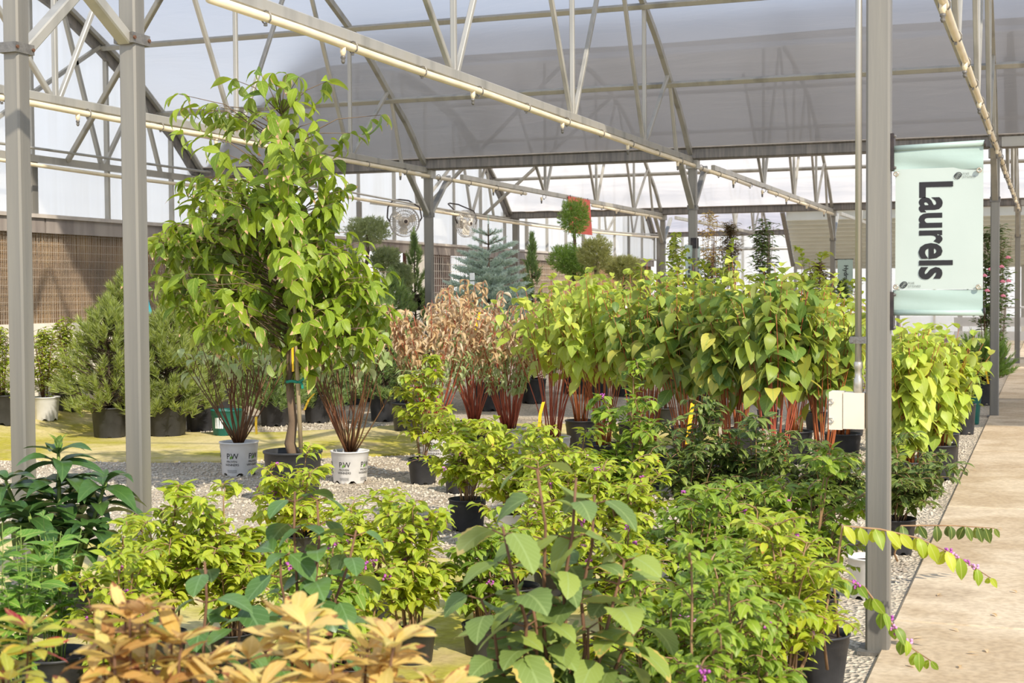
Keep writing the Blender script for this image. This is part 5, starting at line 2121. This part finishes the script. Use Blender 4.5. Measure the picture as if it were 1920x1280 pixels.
# ------------------------------------------------------------------ beautyberries
BB = [
    # px, ytop, depth, halfwidth, leaf mat, leaf size, n, label
    (300, 925, 4.9, 110, 'l_lime', .062, 14, 'lime beautyberry at the foot of the thick post beside the tall tree'),
    (215, 985, 4.2, 100, 'l_lime', .056, 12, 'yellowing beautyberry between the aucuba and the orange brown shrub'),
    (430, 895, 4.9, 115, 'l_lime', .064, 15, 'lime beautyberry in front of the white pot next to the thick post'),
    (560, 838, 6.6, 95, 'l_lime', .066, 13, 'lime beautyberry covering the black pot of the tall tree'),
    (690, 905, 5.6, 100, 'l_lime', .064, 13, 'lime beautyberry in front of the white pot by the tree trunk'),
    (770, 920, 4.9, 95, 'l_lime', .060, 13, 'lime beautyberry beside the bare patch of mossy path'),
    (590, 985, 4.2, 95, 'l_mid', .056, 12, 'green beautyberry behind the rounded leaf shrub'),
    (875, 750, 7.7, 100, 'l_lime', .072, 14, 'lime beautyberry in front of the white pot of the withered dogwood'),
    (792, 660, 9.6, 62, 'l_lime', .085, 6, 'tall wispy beautyberry arching beside the withered dogwood'),
    (960, 795, 7.2, 105, 'l_lime', .068, 14, 'lime beautyberry covering the second white pot under the withered dogwoods'),
    (1075, 790, 6.8, 105, 'l_lime', .066, 14, 'lime beautyberry below the yellow tagged dogwood'),
    (1180, 715, 6.9, 95, 'l_mid', .070, 14, 'tall beautyberry with pink berries in front of the shaded dogwoods'),
    (1300, 745, 6.7, 100, 'l_shade_tone', .068, 14, 'shade-toned green shrub under the shaded dogwoods'),
    (1420, 765, 6.6, 105, 'l_shade_tone', .068, 14, 'shade-toned green shrub below the tallest dogwood'),
    (1540, 800, 6.5, 95, 'l_shade_tone', .066, 14, 'shade-toned green shrub beneath the electrical box'),
    (1730, 835, 6.9, 165, 'l_shade_tone', .068, 14, 'shade-toned green shrub spilling onto the walkway behind the banner post'),
    (1040, 855, 6.0, 105, 'l_lime', .062, 13, 'lime beautyberry in the middle, behind the large viburnum'),
    (1170, 845, 5.7, 110, 'l_lime', .060, 14, 'lime beautyberry between the viburnum and the shade-toned green shrubs'),
    (1290, 895, 5.0, 115, 'l_mid', .058, 15, 'green beautyberry behind the tan stemmed one'),
    (1375, 870, 5.4, 120, 'l_mid', .058, 15, 'green beautyberry in front of the shade-toned green shrubs'),
    (1520, 850, 5.2, 130, 'l_mid', .056, 15, 'green beautyberry whose twig crosses the banner post'),
    (1330, 1000, 4.0, 130, 'l_mid', .052, 16, 'green beautyberry with bare tan stems next to the viburnum'),
    (1425, 965, 4.45, 130, 'l_lime', .054, 16, 'bushy lime beautyberry in front of the banner post'),
    (1480, 985, 4.15, 150, 'l_lime', .052, 14, 'lime beautyberry at the banner post with a berry branch over the walkway'),
    (1230, 1085, 3.6, 110, 'l_mid', .050, 14, 'green beautyberry just behind the tall viburnum stems'),
    (1330, 1060, 3.2, 125, 'l_mid', .05, 12, 'green beautyberry whose tan stems show at the bottom edge'),
    (1430, 1040, 3.45, 120, 'l_mid', .05, 13, 'green beautyberry low before the banner post, lime sprays below it'),
    (1150, 965, 4.75, 110, 'l_lime', .056, 12, 'lime beautyberry directly behind the upper viburnum stems'),
    (960, 915, 5.4, 110, 'l_lime', .06, 12, 'lime beautyberry over the gravel behind the viburnum leaf tips'),
    (655, 1000, 4.45, 90, 'l_lime', .056, 11, 'lime beautyberry next to the bare mossy patch, behind the golden shrub'),
    (905, 985, 5.0, 95, 'l_mid', .056, 11, 'green beautyberry with purple berries beside the viburnum'),
]
for i, (px, yt, d, hw, lm, ls, n, lab) in enumerate(BB):
    name = 'beautyberry' if lm != 'l_shade_tone' else 'shade_toned_shrub'
    grp = 'beautyberry shrubs' if lm != 'l_shade_tone' else 'shade-toned green shrubs'  # the shade on this group is put into its leaf colour
    beautyberry(lab, px, yt, d, hw * (1.12 if px < 1600 else .95), 500 + i, lm, n=n + 4, lsize=ls * .94, group=grp, maxobj=300 if d < 7 else 220, berries=5 if lm != 'l_shade_tone' else 1, name=name, potkind='whitepot' if i == 9 else 'black', pr=.078 if d < 5.2 else .10, ph=.12 if d < 5.2 else .17, dens=.0225 if d < 5.3 else .028)

# the two long fruiting branches over the walkway and the broad lime sprays low in the corner
def branch_over(label, pts_px, d0, d1, mat, lsize, seed, berr=(), hang=1.0, potk='black'):
    P = Plant(seed)
    base = at(pts_px[0][0], d0)
    base = free_spot(base[0], base[1], .103)
    q = []
    for i, (a, b) in enumerate(pts_px):
        dd = d0 + (d1 - d0) * i / (len(pts_px) - 1)
        w_ = CAM + dd * ray(a, b)
        q.append((w_[0] - base[0], w_[1] - base[1], w_[2]))
    root_ = (q[0][0] - .02, q[0][1] + .05, .15)
    P.stems.append(([root_, ((root_[0] + q[0][0]) / 2 - .02, (root_[1] + q[0][1]) / 2, q[0][2] * .6)] + q, [.005, .0048] + [.0042 * (1 - .75 * i / len(q)) for i in range(len(q))], 5))
    l = plen(q)
    s = .0
    while s < 1.0:
        p, dr = along(q, min(s, .995))
        side = nrm(crs(dr, (0, 0, 1)))
        for k in (-1, 1):
            dd = (side[0] * k * .35 + dr[0] * .15, side[1] * k * .35 + dr[1] * .15, -hang * P.r.uniform(.5, 1.1))
            dd = (dd[0] + P.r.uniform(-.25, .25), dd[1] + P.r.uniform(-.25, .25), dd[2])
            P.leaf((p[0] + side[0] * k * .006, p[1] + side[1] * k * .006, p[2]), dd, lsize * P.r.uniform(.85, 1.1) * (1 - .5 * max(0, s - .8) / .2), up=(-CF[0] * 1.0 + side[0] * k * .5, -CF[1] * 1.0 + side[1] * k * .5, .35), roll=P.r.uniform(-.5, .5))
        s += lsize * P.r.uniform(.6, 1.1) / l
    t = thing('beautyberry', (base[0], base[1], 0), label, 'shrub', 'beautyberry shrubs')
    pot(t, .088 if potk == 'whitepot' else .10, .08, .17, MT[potk])
    emit(P, 'beautyberry', label, 'shrub', (base[0], base[1], 0), 'calli', [MT[mat]], MT['twig'], root=t)
    for i, s in enumerate(berr):
        p, dr = along(q, s)
        o = obj('berry_cluster', berry_mesh(i % 3, MT['pinkberry'] if i % 2 else MT['berry']), t, p)
    return t


branch_over('low beautyberry with a long yellow leaved fruiting branch across the walkway', [(1580, 985), (1650, 992), (1720, 1008), (1790, 1040), (1860, 1085)], 4.6, 4.8, 'l_lime', .075, 601, (.7, .76, .82, .88))
branch_over('low beautyberry with a pink berried branch hanging in front of the post foot', [(1560, 1075), (1620, 1100), (1665, 1160), (1710, 1215), (1755, 1245)], 4.2, 4.3, 'l_mid', .06, 602, (.5, .56, .62, .7, .2))
branch_over('shade-toned green shrub with one drooping branch in a white pot by the banner post', [(1690, 985), (1740, 985), (1790, 985), (1835, 988), (1865, 990)], 5.9, 6.1, 'l_shade_tone', .075, 603, potk='whitepot')
for i, (px, yt, d, hw, ls, lab) in enumerate(((1528, 1105, 4.55, 170, .105, 'low broad leaved lime shrub at the foot of the banner post'), (1440, 1150, 4.0, 140, .085, 'low broad leaved lime shrub in front of the tan stems'))):
    beautyberry(lab, px, yt, d, hw, 610 + i, 'l_lime', n=14, lsize=ls, dens=.04, group='beautyberry shrubs', berries=0, hang=.35, ph=.11, pr=.09, hmin=.55)


# ------------------------------------------------------------------ viburnum and rounded leaf shrubs
def bigleaf(label, px, yt, d, hw, seed, shape, mat, stems, lsize, name, nodes=6, stemm='twigbrown', f0=.3, pr=.12, cat='shrub', rs=.006, droop=.15):
    P = Plant(seed)
    x, y = at(px, d)
    H = zat(px, yt, d)
    R = hw * d / FPX
    for k, (sx, hf) in enumerate(stems):
        top = (sx * R * CR[0] + P.r.uniform(-.4, .4) * R * CF[0], sx * R * CR[1] + P.r.uniform(-.4, .4) * R * CF[1], H * hf)
        bb = (top[0] * .2, top[1] * .2, .18)
        pts = [bb]
        for i in range(1, 7):
            t = i / 6
            pts.append((bb[0] + (top[0] - bb[0]) * t ** 1.2 + P.r.uniform(-.012, .012), bb[1] + (top[1] - bb[1]) * t ** 1.2, bb[2] + (top[2] - bb[2]) * t))
        P.stems.append((pts, [rs * (1 - .5 * i / 6) for i in range(7)], 6))
        l = plen(pts)
        s = f0 + P.r.uniform(0, .08)
        a0 = P.r.uniform(0, 6.28)
        while s <= 1.02:
            p, dr = along(pts, min(s, .999))
            for q in (0, 1):
                a = a0 + math.pi * q + P.r.uniform(-.3, .3)
                pet = lsize * .28
                b = (p[0] + math.cos(a) * pet, p[1] + math.sin(a) * pet, p[2] + pet * .35)
                P.stems.append(([p, b], [.0022, .0016], 4))
                dd = (math.cos(a), math.sin(a), P.r.uniform(-.75, .25) - droop)
                P.leaf(b, dd, lsize * P.r.uniform(.7, 1.15) * (.7 if s > .97 else 1), roll=P.r.uniform(-.45, .45))
            a0 += math.pi / 2 + P.r.uniform(-.3, .3)
            s += (1 - f0) / nodes
    t = thing(name, (x, y, 0), label, cat)
    pot(t, pr, pr * .84, .21, MT['black'])
    emit(P, name, label, cat, (x, y, 0), shape, [MT[mat]], MT[stemm], root=t)
    return t


bigleaf('large leaved viburnum with dusty green serrated leaves on brown stems', 1045, 880, 3.05, 215, 701, 'vib', 'l_vib', [(-.12, 1.0), (.05, .98), (.28, .93), (.5, .78), (-.45, .88), (-.75, .70), (.75, .62), (-.3, .6), (.2, .55), (.55, .5), (-.6, .5), (0, .47), (.85, .46), (-.9, .5), (.4, .62), (-.5, .66), (-.15, .72)], .106, 'viburnum', nodes=6, f0=.36)
bigleaf('glossy rounded leaf shrub behind the golden leaved one', 555, 925, 3.5, 110, 702, 'round', 'l_round', [(-.15, 1.0), (.4, .97), (.8, .88), (-.5, .82), (.2, .75), (-.75, .62)], .095, 'viburnum', nodes=6, f0=.35)
bigleaf('glossy rounded leaf shrub half hidden behind the orange brown one', 385, 1050, 3.2, 100, 703, 'round', 'l_round', [(0, 1.0), (-.7, .84), (.6, .86), (.2, .7), (-.3, .66)], .09, 'viburnum', nodes=5, f0=.4)


# ------------------------------------------------------------------ aucuba
def aucuba():
    P = Plant(711)
    px, d = 108, 5.35
    x, y = at(px, d)
    g = 0
    H = zat(px, 850, d)
    for k, (sx, sy, hf) in enumerate(((0, 0, 1.0), (-.16, -.1, .86), (.15, .08, .84), (.02, -.2, .72), (-.1, .2, .78), (.2, -.1, .62))):
        pts = [(sx * .3, sy * .3, .2), (sx * .7, sy * .7, .2 + (H * hf - .2) * .6), (sx, sy, H * hf)]
        P.stems.append((pts, [.009, .008, .006], 7))
        for s, nn, rr in ((.99, 5, .7), (.9, 6, 1.0), (.72, 6, 1.05), (.5, 5, 1.0)):
            p, dr = along(pts, s)
            k0 = P.r.uniform(0, 6)
            for j in range(nn):
                a = k0 + j * 6.283 / nn + P.r.uniform(-.25, .25)
                dd = (math.cos(a), math.sin(a), .35 if s > .95 else P.r.uniform(-.35, .3))
                P.leaf(p, dd, .205 * rr * P.r.uniform(.8, 1.1), roll=P.r.uniform(-.3, .3))
    for j in range(9):
        a = j * .7
        P.leaf((0, 0, H + .01), (math.cos(a) * .35, math.sin(a) * .35, 1), P.r.uniform(.05, .085), mat=1)
    lab = 'dark glossy broad leaved aucuba in a black pot between the thick posts'
    t = thing('aucuba', (x, y, 0), lab, 'shrub')
    pot(t, .12, .1, .2, MT['black'])
    emit(P, 'aucuba', lab, 'shrub', (x, y, 0), 'auc', [MT['l_auc'], MT['l_auctip']], MT['greenstem'], root=t)
    m = MB()
    m.box((.03, -.125, .13), (.07, .004, .05), rot=Matrix.Rotation(-.3, 3, 'X'))
    m.build('tag', MT['whitetag'], t, world=False)


aucuba()


# ------------------------------------------------------------------ small leaved light green shrubs at the left edge
def euonymus(label, px, yt, d, hw, seed, n=16):
    P = Plant(seed)
    x, y = at(px, d)
    H = zat(px, yt, d)
    R = hw * d / FPX
    paths = upright_stems(P, n, R, H * .72, H, .17, r0=.04, a=1.6, rad=.0032, seg=7, sides=4)
    for pts, az in paths:
        l = plen(pts)
        s = .3
        k = 0
        while s < 1:
            p, dr = along(pts, s)
            for q in (0, 1):
                a = az + math.pi / 2 * k + math.pi * q
                P.leaf(p, (math.cos(a) * .9, math.sin(a) * .9, P.r.uniform(-.2, .5)), .074 * P.r.uniform(.7, 1.2), roll=P.r.uniform(-.3, .3))
            k += 1
            s += .05 / l
    t = thing('euonymus', (x, y, 0), label, 'shrub', 'small leaved light green shrubs')
    pot(t, .11, .09, .2, MT['black'])
    emit(P, 'euonymus', label, 'shrub', (x, y, 0), 'euo', [MT['l_euo']], MT['greenstem'], root=t)


euonymus('fresh green small leaved shrub in front of the aucuba, arching shoots', 95, 945, 4.3, 85, 721)
euonymus('fresh green small leaved shrub at the picture edge below the aucuba', 12, 960, 3.9, 85, 722)


# ------------------------------------------------------------------ golden autumn shrubs
def azalea(label, px, yt, d, hw, seed, mat, lsize=.07, n=34, mat2=None, p2=.1):
    P = Plant(seed)
    x, y = at(px, d)
    H = zat(px, yt, d)
    R = hw * d / FPX
    for i in range(n):
        az = P.r.uniform(0, 6.283)
        rr = R * math.sqrt(P.r.uniform(0, 1))
        top = (rr * math.cos(az), rr * math.sin(az), H * P.r.uniform(.80, .98) - .12 * H * (rr / R) ** 2)
        pts = [(top[0] * .15, top[1] * .15, .2), (top[0] * .6, top[1] * .6, top[2] * .6), top]
        P.stems.append((pts, [.004, .0035, .0022], 4))
        for lev, (s, nn, up) in enumerate(((.995, 6, .45), (.95, 6, -.05), (.86, 5, -.25), (.74, 4, -.3))):
            p, dr = along(pts, s)
            k0 = P.r.uniform(0, 6)
            for j in range(nn):
                a = k0 + j * 6.283 / nn + P.r.uniform(-.3, .3)
                dd = (math.cos(a), math.sin(a), up + P.r.uniform(-.3, .3))
                P.leaf(p, dd, lsize * P.r.uniform(.7, 1.2), roll=P.r.uniform(-.5, .5), mat=1 if (mat2 and P.r.random() < p2) else 0)
    t = thing('azalea', (x, y, 0), label, 'shrub')
    pot(t, .12, .1, .22, MT['black'])
    emit(P, 'azalea', label, 'shrub', (x, y, 0), 'azal', [MT[mat]] + ([MT[mat2]] if mat2 else []), MT['twigbrown'], root=t, maxobj=300)


azalea('golden yellow leaved shrub at the bottom edge of the picture', 610, 1125, 2.15, 235, 731, 'l_gold', .071, n=30)
azalea('orange brown leaved shrub beside the golden one', 235, 1120, 2.1, 150, 732, 'l_orange', .068, n=22, mat2='l_gold', p2=.2)
azalea('yellow green shrub with crimson leaves in the lower corner', -5, 1125, 2.25, 115, 733, 'l_yelgr', .065, n=17, mat2='l_red', p2=.16)

# ------------------------------------------------------------------ pots and pines along the mossy path
PN = [
    # px, base y via depth, top y, halfwidth
    (170, 575, 12.6, 105, .155, .28, 'potted_pine', 'bushy pine in a wide black pot beside the thick post, mossy path before it', (205, 12.75)),
    (312, 590, 12.9, 88, .185, .27, 'potted_pine', 'bushy pine in the widest black pot between thick post and twiggy dogwood', None),
    (375, 560, 13.4, 60, .14, .27, 'potted_pine', 'pine in a black pot just behind the green pot', None),
    (515, 600, 13.9, 75, .15, .24, 'potted_pine', 'soft needled pine in a low black pot behind the twiggy dogwood', None),
    (595, 600, 14.2, 65, .135, .28, 'potted_pine', 'pine in a black pot behind the tree trunk', None),
    (718, 560, 14.3, 70, .135, .29, 'potted_pine', 'pine in a black pot seen between the trunk and the withered dogwood', None),
    (235, 520, 14.2, 65, .15, .28, 'potted_pine', 'taller pine standing behind the thick post before the cooling pads', None),
    (330, 470, 14.6, 70, .15, .28, 'potted_pine', 'tall pine with blue and yellow tags under the tree crown', None),
    (420, 500, 15.5, 80, .15, .28, 'potted_pine', 'pine behind the tree crown against the cooling pads', None),
    (655, 480, 16.5, 75, .15, .28, 'potted_pine', 'slim pine below the cloud pruned pine', None),
    (780, 440, 17.5, 60, .15, .28, 'potted_pine', 'upright pine in front of the braced post by the fan', None),
    (735, 520, 16.0, 70, .15, .28, 'potted_pine', 'pine beneath the cloud pruned pine', None),
    (1000, 448, 16.5, 48, .15, .28, 'potted_pine', 'young pine with one tall leader next to the blue spruce', None),
]
for i, (px, yt, d, hw, pr_, ph_, nm, lab, lc) in enumerate(PN):
    tall = i in (7, 10, 12)
    t, P = pine(lab, px if lc is None else lc[0], yt, d if lc is None else lc[1], hw, 800 + i, mat='n_pine' if i in (0, 1, 2, 6, 7) else 'n_pine2', potr=pr_, poth=ph_, nb=215 if not tall else 120, shape='bush' if not tall else 'cone', nl=.085 if i in (0, 1, 3) else .07, nper=48, z_low=.2, w=.008)
    if i == 7:
        strip_tag(t, [(-.10, -.33, 1.20), (-.08, -.34, 1.15), (-.05, -.34, 1.05)], .034, MT['bluetag'])
        strip_tag(t, [(.28, -.3, 1.2), (.26, -.31, 1.12)], .03, MT['yellowtag'])
    if i == 6:
        strip_tag(t, [(-.02, -.3, 1.02), (.08, -.31, .99), (.14, -.31, .93)], .03, MT['yellowtag'])
    if i == 1:
        strip_tag(t, [(-.15, -.3, 1.0), (-.08, -.31, .95), (0, -.31, .93)], .03, MT['yellowtag'])
# loose black and green pots
for px, d, r, h, mk, lab, pnt in ((425, 12.9, .14, .24, 'darkgreen', 'dark green pot with a white print behind the twiggy dogwood', False),
                                  (862, 9.15, .105, .18, 'black', 'small black pot on the gravel before the withered dogwood', False)):
    x, y = at(px, d)
    t = thing('nursery_pot', (x, y, gz(x, y)), lab, 'pot')
    pot(t, r, r * .86, h, MT[mk])
    if mk == 'darkgreen':
        m = MB()
        for k in range(5):
            a = .0 + (k - 2) * .13
            rr = r * .95
            m.add([(rr * math.sin(a - .05), -rr * math.cos(a - .05) - .002, .08), (rr * math.sin(a + .05), -rr * math.cos(a + .05) - .002, .08), (rr * math.sin(a + .05 * (k % 2)), -rr * math.cos(a + .05) - .002, .175), (rr * math.sin(a - .05), -rr * math.cos(a - .05) - .002, .175)], [(0, 1, 2, 3)])
        m.build('print', MT['whitetag'], t, world=False)

# ------------------------------------------------------------------ yellow green shrubs by the wall
leafcloud('yellow green shrub in a white lettered pot by the side wall', 85, 612, 715, 13.4, 52, 851, 'l_yshrub', n=900, lsize=.075, potkind='whitepot', pr=.13, ph=.22, shape='lance')
leafcloud('green shrub between the frame edge and the thick post by the wall', 5, 610, 740, 12.9, 45, 852, 'l_yshrub', n=700, lsize=.07, shape='lance')
leafcloud('tall yellow green shrub against the white curb', 125, 588, 700, 14.0, 50, 853, 'l_yshrub', n=900, lsize=.075, shape='lance')
leafcloud('small dark leaved shrub between the pines and the withered dogwood', 765, 590, 730, 13.2, 50, 854, 'l_darkgr', n=600, lsize=.07)

# ------------------------------------------------------------------ shaped conifers against the wall
ball_conifer('cloud pruned pine with a flat round head before the white wall', 690, 700, 17.0, [(690, 433, 40, 24), (722, 488, 26, 22), (752, 520, 20, 22)], 'n_cloud', 861, [(690, 720, .035), (692, 600, .03), (684, 520, .025), (690, 470, .022), (688, 440, .015)], 'cloud_pine', nl=.05, tl=.06)
ball_conifer('juniper topiary with a single green ball on top of a bare stem', 1077, 700, 18.0, [(1077, 408, 27, 33), (1062, 486, 33, 26), (1080, 500, 30, 22)], 'n_juniper', 862, [(1072, 720, .03), (1074, 560, .028), (1079, 480, .022), (1077, 440, .02), (1077, 410, .012)], 'juniper_topiary', nl=.04, tl=.06)
ball_conifer('round headed pine on a stem beside the juniper topiary', 1117, 700, 17.0, [(1117, 478, 31, 32)], 'n_bush', 863, [(1118, 720, .028), (1117, 560, .025), (1117, 490, .018)], 'round_pine', nl=.05, tl=.06)
ball_conifer('loose dwarf pine in front of the dark cooling pad', 1170, 700, 17.5, [(1170, 505, 32, 20)], 'n_bush', 864, [(1170, 720, .02), (1170, 520, .015)], 'dwarf_pine', nl=.07, tl=.08, w=.006, dens=.8)


def spruce(label, px, yt, d, hw, seed):
    P = Plant(seed)
    x, y = at(px, d)
    H = zat(px, yt, d)
    R = hw * d / FPX
    P.stems.append(([(0, 0, .22), (0, 0, H * .6), (0, 0, H * .97)], [.03, .018, .006], 8))
    z = .45
    while z < H * .93:
        f = (z - .4) / (H - .4)
        nb = 7 if f < .7 else 5
        k0 = P.r.uniform(0, 6)
        for j in range(nb):
            az = k0 + j * 6.283 / nb + P.r.uniform(-.3, .3)
            ln = R * (1 - f) ** .8 * P.r.uniform(.75, 1.1) + .05
            tip = (ln * math.cos(az), ln * math.sin(az), z + ln * .35)
            b = (0, 0, z)
            P.stems.append(([b, tip], [.008, .004], 4))
            n = max(2, int(ln / .045))
            for q in range(n):
                s = (q + .5) / n
                p = tuple(b[k] + (tip[k] - b[k]) * s for k in range(3))
                needle_tuft(P, p, (math.cos(az), math.sin(az), .4), .06, .042, 40, spread=1.15, w=.009)
                if ln > .2 and s > .3:
                    for sd in (-1, 1):
                        a2 = az + sd * .8
                        L2 = ln * .32 * (1.1 - s * .5)
                        e2 = (p[0] + math.cos(a2) * L2, p[1] + math.sin(a2) * L2, p[2] + L2 * .3)
                        for w_ in (.4, .95):
                            pp = tuple(p[k] + (e2[k] - p[k]) * w_ for k in range(3))
                            needle_tuft(P, pp, (math.cos(a2), math.sin(a2), .4), .08, .04, 36, spread=1.15, w=.009)
        z += .095
    for q in range(4):
        needle_tuft(P, (0, 0, H * (.9 + .028 * q)), (0, 0, 1), .06, .03, 30, spread=1.0, w=.006)
    t = thing('blue_spruce', (x, y, 0), label, 'conifer')
    pot(t, .17, .14, .3, MT['black'])
    emit(P, 'blue_spruce', label, 'conifer', (x, y, 0), 'dog', [], MT['bark'], root=t, join_stems=True, stem_name='trunk')
    emit_needles(P, t, MT['n_spruce'])
    m = MB()
    m.box((-.02, -.42, zat(px, 518, d - .4)), (.055, .004, .075))
    m.box((-.02, -.42, zat(px, 518, d - .4) - .07), (.05, .004, .04))
    m.build('tag', MT['whitetag'], t, world=False)


spruce('blue spruce with silvery needles behind the withered dogwoods', 918, 410, 15.5, 98, 871)

# ------------------------------------------------------------------ distant leafy plants
leafcloud('tall maroon leaved tree before the bright far end', 1368, 412, 520, 20.0, 30, 881, 'l_maroon', n=1500, lsize=.07, name='maroon_tree', cat='tree', prof_=lambda f: .55 + .5 * math.sin(math.pi * f) * (1 - .3 * f), shape='lance')
leafcloud('dark green sapling next to the maroon tree', 1430, 408, 500, 19.0, 34, 882, 'l_darkgr', n=520, lsize=.11, name='sapling', cat='tree', prof_=lambda f: 1.0 - .65 * f, shape='lance', nst=4)
leafcloud('thin straw yellow shrub with upright twigs beside the braced post', 1330, 392, 480, 16.5, 42, 883, 'l_straw', n=200, lsize=.08, name='straw_shrub', shape='lance', nst=12)
leafcloud('sparse olive shrub between wall end and braced post', 1265, 445, 520, 18.0, 30, 884, 'l_yshrub', n=320, lsize=.07, shape='box')
leafcloud('green shrub behind the braced post, below the maroon tree', 1335, 470, 530, 17.0, 40, 885, 'l_darkgr', n=500, lsize=.075, shape='lance')
leafcloud('dark bushy shrub under the ribbed metal roof', 1535, 490, 560, 24.0, 42, 886, 'l_maroon', n=1200, lsize=.08)
leafcloud('dark green conifer like shrub below the hydrangea banner', 1580, 520, 560, 22.0, 25, 887, 'l_darkgr', n=500, lsize=.07)
t, P = leafcloud('climbing rose with pink blooms beyond the banner at the walkway', 1865, 418, 600, 17.6, 50, 888, 'l_darkgr', n=1300, lsize=.085, name='climbing_rose', pr=.12, prof_=lambda f: .75 + .25 * math.sin(math.pi * f), shape='box', nst=9)
_rm = MB()
_r = random.Random(9)
for i in range(9):
    for k in range(6):
        a = k * 1.05
        _c = (.016 * math.cos(a), .016 * math.sin(a), .0)
        if i == 0:
            _rm.ico((_c[0], _c[1], .004 * (k % 2)), .016)
    if i == 0:
        _rm.ico((0, 0, .012), .016)
        rme = bpy.data.meshes.new('bloom')
        rme.from_pydata(_rm.v, [], _rm.f)
        rme.materials.append(MT['rose'])
for bx, by in ((1857, 505), (1846, 517), (1880, 528), (1891, 527), (1881, 555), (1890, 483), (1878, 500), (1851, 545)):
    q = CAM + 17.15 * ray(bx, by)
    obj('bloom', rme, t, (q[0] - t.location.x, q[1] - t.location.y, q[2] - t.location.z))
leafcloud('leafy rose bush farther along the walkway by the white boards', 1905, 430, 640, 21.0, 36, 889, 'l_darkgr', n=800, lsize=.085, shape='box', pr=.12)


def juniper(label, px, yt, d, hw, seed):
    P = Plant(seed)
    x, y = at(px, d)
    H = zat(px, yt, d)
    R = hw * d / FPX
    for i in range(150):
        az = P.r.uniform(0, 6.28)
        el = P.r.uniform(.15, 1.2)
        ln = R * P.r.uniform(.6, 1.05)
        e = (ln * math.cos(el) * math.cos(az), ln * math.cos(el) * math.sin(az), .25 + (H - .25) * math.sin(el) * P.r.uniform(.6, 1))
        b = (0, 0, .25)
        P.stems.append(([b, e], [.006, .002], 3))
        for s in (.45, .65, .85, 1.0):
            p = tuple(b[k] + (e[k] - b[k]) * s for k in range(3))
            needle_tuft(P, p, (e[0], e[1], e[2] * .8), .10, .06, 22, spread=.7, w=.007)
    t = thing('spreading_juniper', (x, y, 0), label, 'conifer')
    pot(t, .135, .12, .27, MT['black'])
    emit(P, 'spreading_juniper', label, 'conifer', (x, y, 0), 'dog', [], MT['twigbrown'], root=t, join_stems=True, stem_name='branch')
    emit_needles(P, t, MT['n_juniper'])
    return t


tj = juniper('spreading juniper beyond the lime dogwoods at the walkway edge', 1850, 622, 15.8, 58, 891)
strip_tag(tj, [(.06, -.30, .42), (.07, -.31, .34), (.09, -.31, .25)], .02, MT['yellowtag'])
leafcloud('rusty leaved low shrub in a green pot before the juniper', 1815, 655, 730, 13.6, 40, 892, 'l_yshrub', n=350, lsize=.08, potkind='darkgreen', shape='dog', pr=.12)
leafcloud('small flowering plant with white and red blooms at the walkway edge', 1838, 690, 745, 12.6, 24, 893, 'l_yshrub', n=260, lsize=.06, pr=.1)
# white boards far along the walkway
t = thing('plant_bench', (-.9, 27.5, 0), 'low white boarded bench far along the walkway', 'bench')
for i in range(3):
    m = MB()
    m.lohi((-1.6, 27.2 + i * .2, .92), (.1, 27.38 + i * .2, .95))
    m.build('board', MT['benchwhite'], t)
for xx in (-1.5, -.75, 0.0):
    m = MB()
    m.lohi((xx - .04, 27.25, 0), (xx + .04, 27.33, .92))
    m.build('leg', MT['benchwhite'], t)
for zz in (.35, .6):
    m = MB()
    m.lohi((-1.6, 27.18, zz), (.1, 27.2, zz + .16))
    m.build('side_board', MT['benchwhite'], t)

# extra black pots that show at the walkway edge, below the lime dogwoods
for px, d, lab in ((1790, 10.15, 'black pot with a white price tag at the walkway edge'), (1762, 10.7, 'black pot beside the tagged one under the lime dogwoods')):
    x, y = at(px, d)
    t = thing('nursery_pot', (x, y, 0), lab, 'pot', 'black pots at the walkway edge')
    pot(t, .108, .094, .26, MT['black'])
    if px == 1790:
        m = MB()
        m.box((.055, -.098, .17), (.022, .004, .075), rot=Matrix.Rotation(.45, 3, 'Z'))
        m.build('tag', MT['whitetag'], t, world=False)
# fallen leaves on the walkway
_r = random.Random(12)
for i, (px, py) in enumerate(((1765, 1113), (1895, 1107), (1782, 1178), (1880, 992), (1800, 1252), (1730, 1195), (1835, 1225), (1835, 870), (1820, 880), (1860, 1150), (1848, 1217), (1700, 1245))):
    dq = ray(px, py)
    q = CAM + dq * ((.024 - HCAM) / dq[2])
    V, F, UV = SHAPES['dry'][i % 3]
    o = obj('fallen_leaf', leaf_mesh('dry', i % 3, MT['l_dry']), None, (q[0], q[1], .026))
    o.scale = (.05, .05, .012)
    o.rotation_euler = (0, 0, _r.uniform(0, 6))
    tag(o, 'dry curled brown leaf lying on the concrete walkway', 'leaf', 'fallen leaves on the walkway')
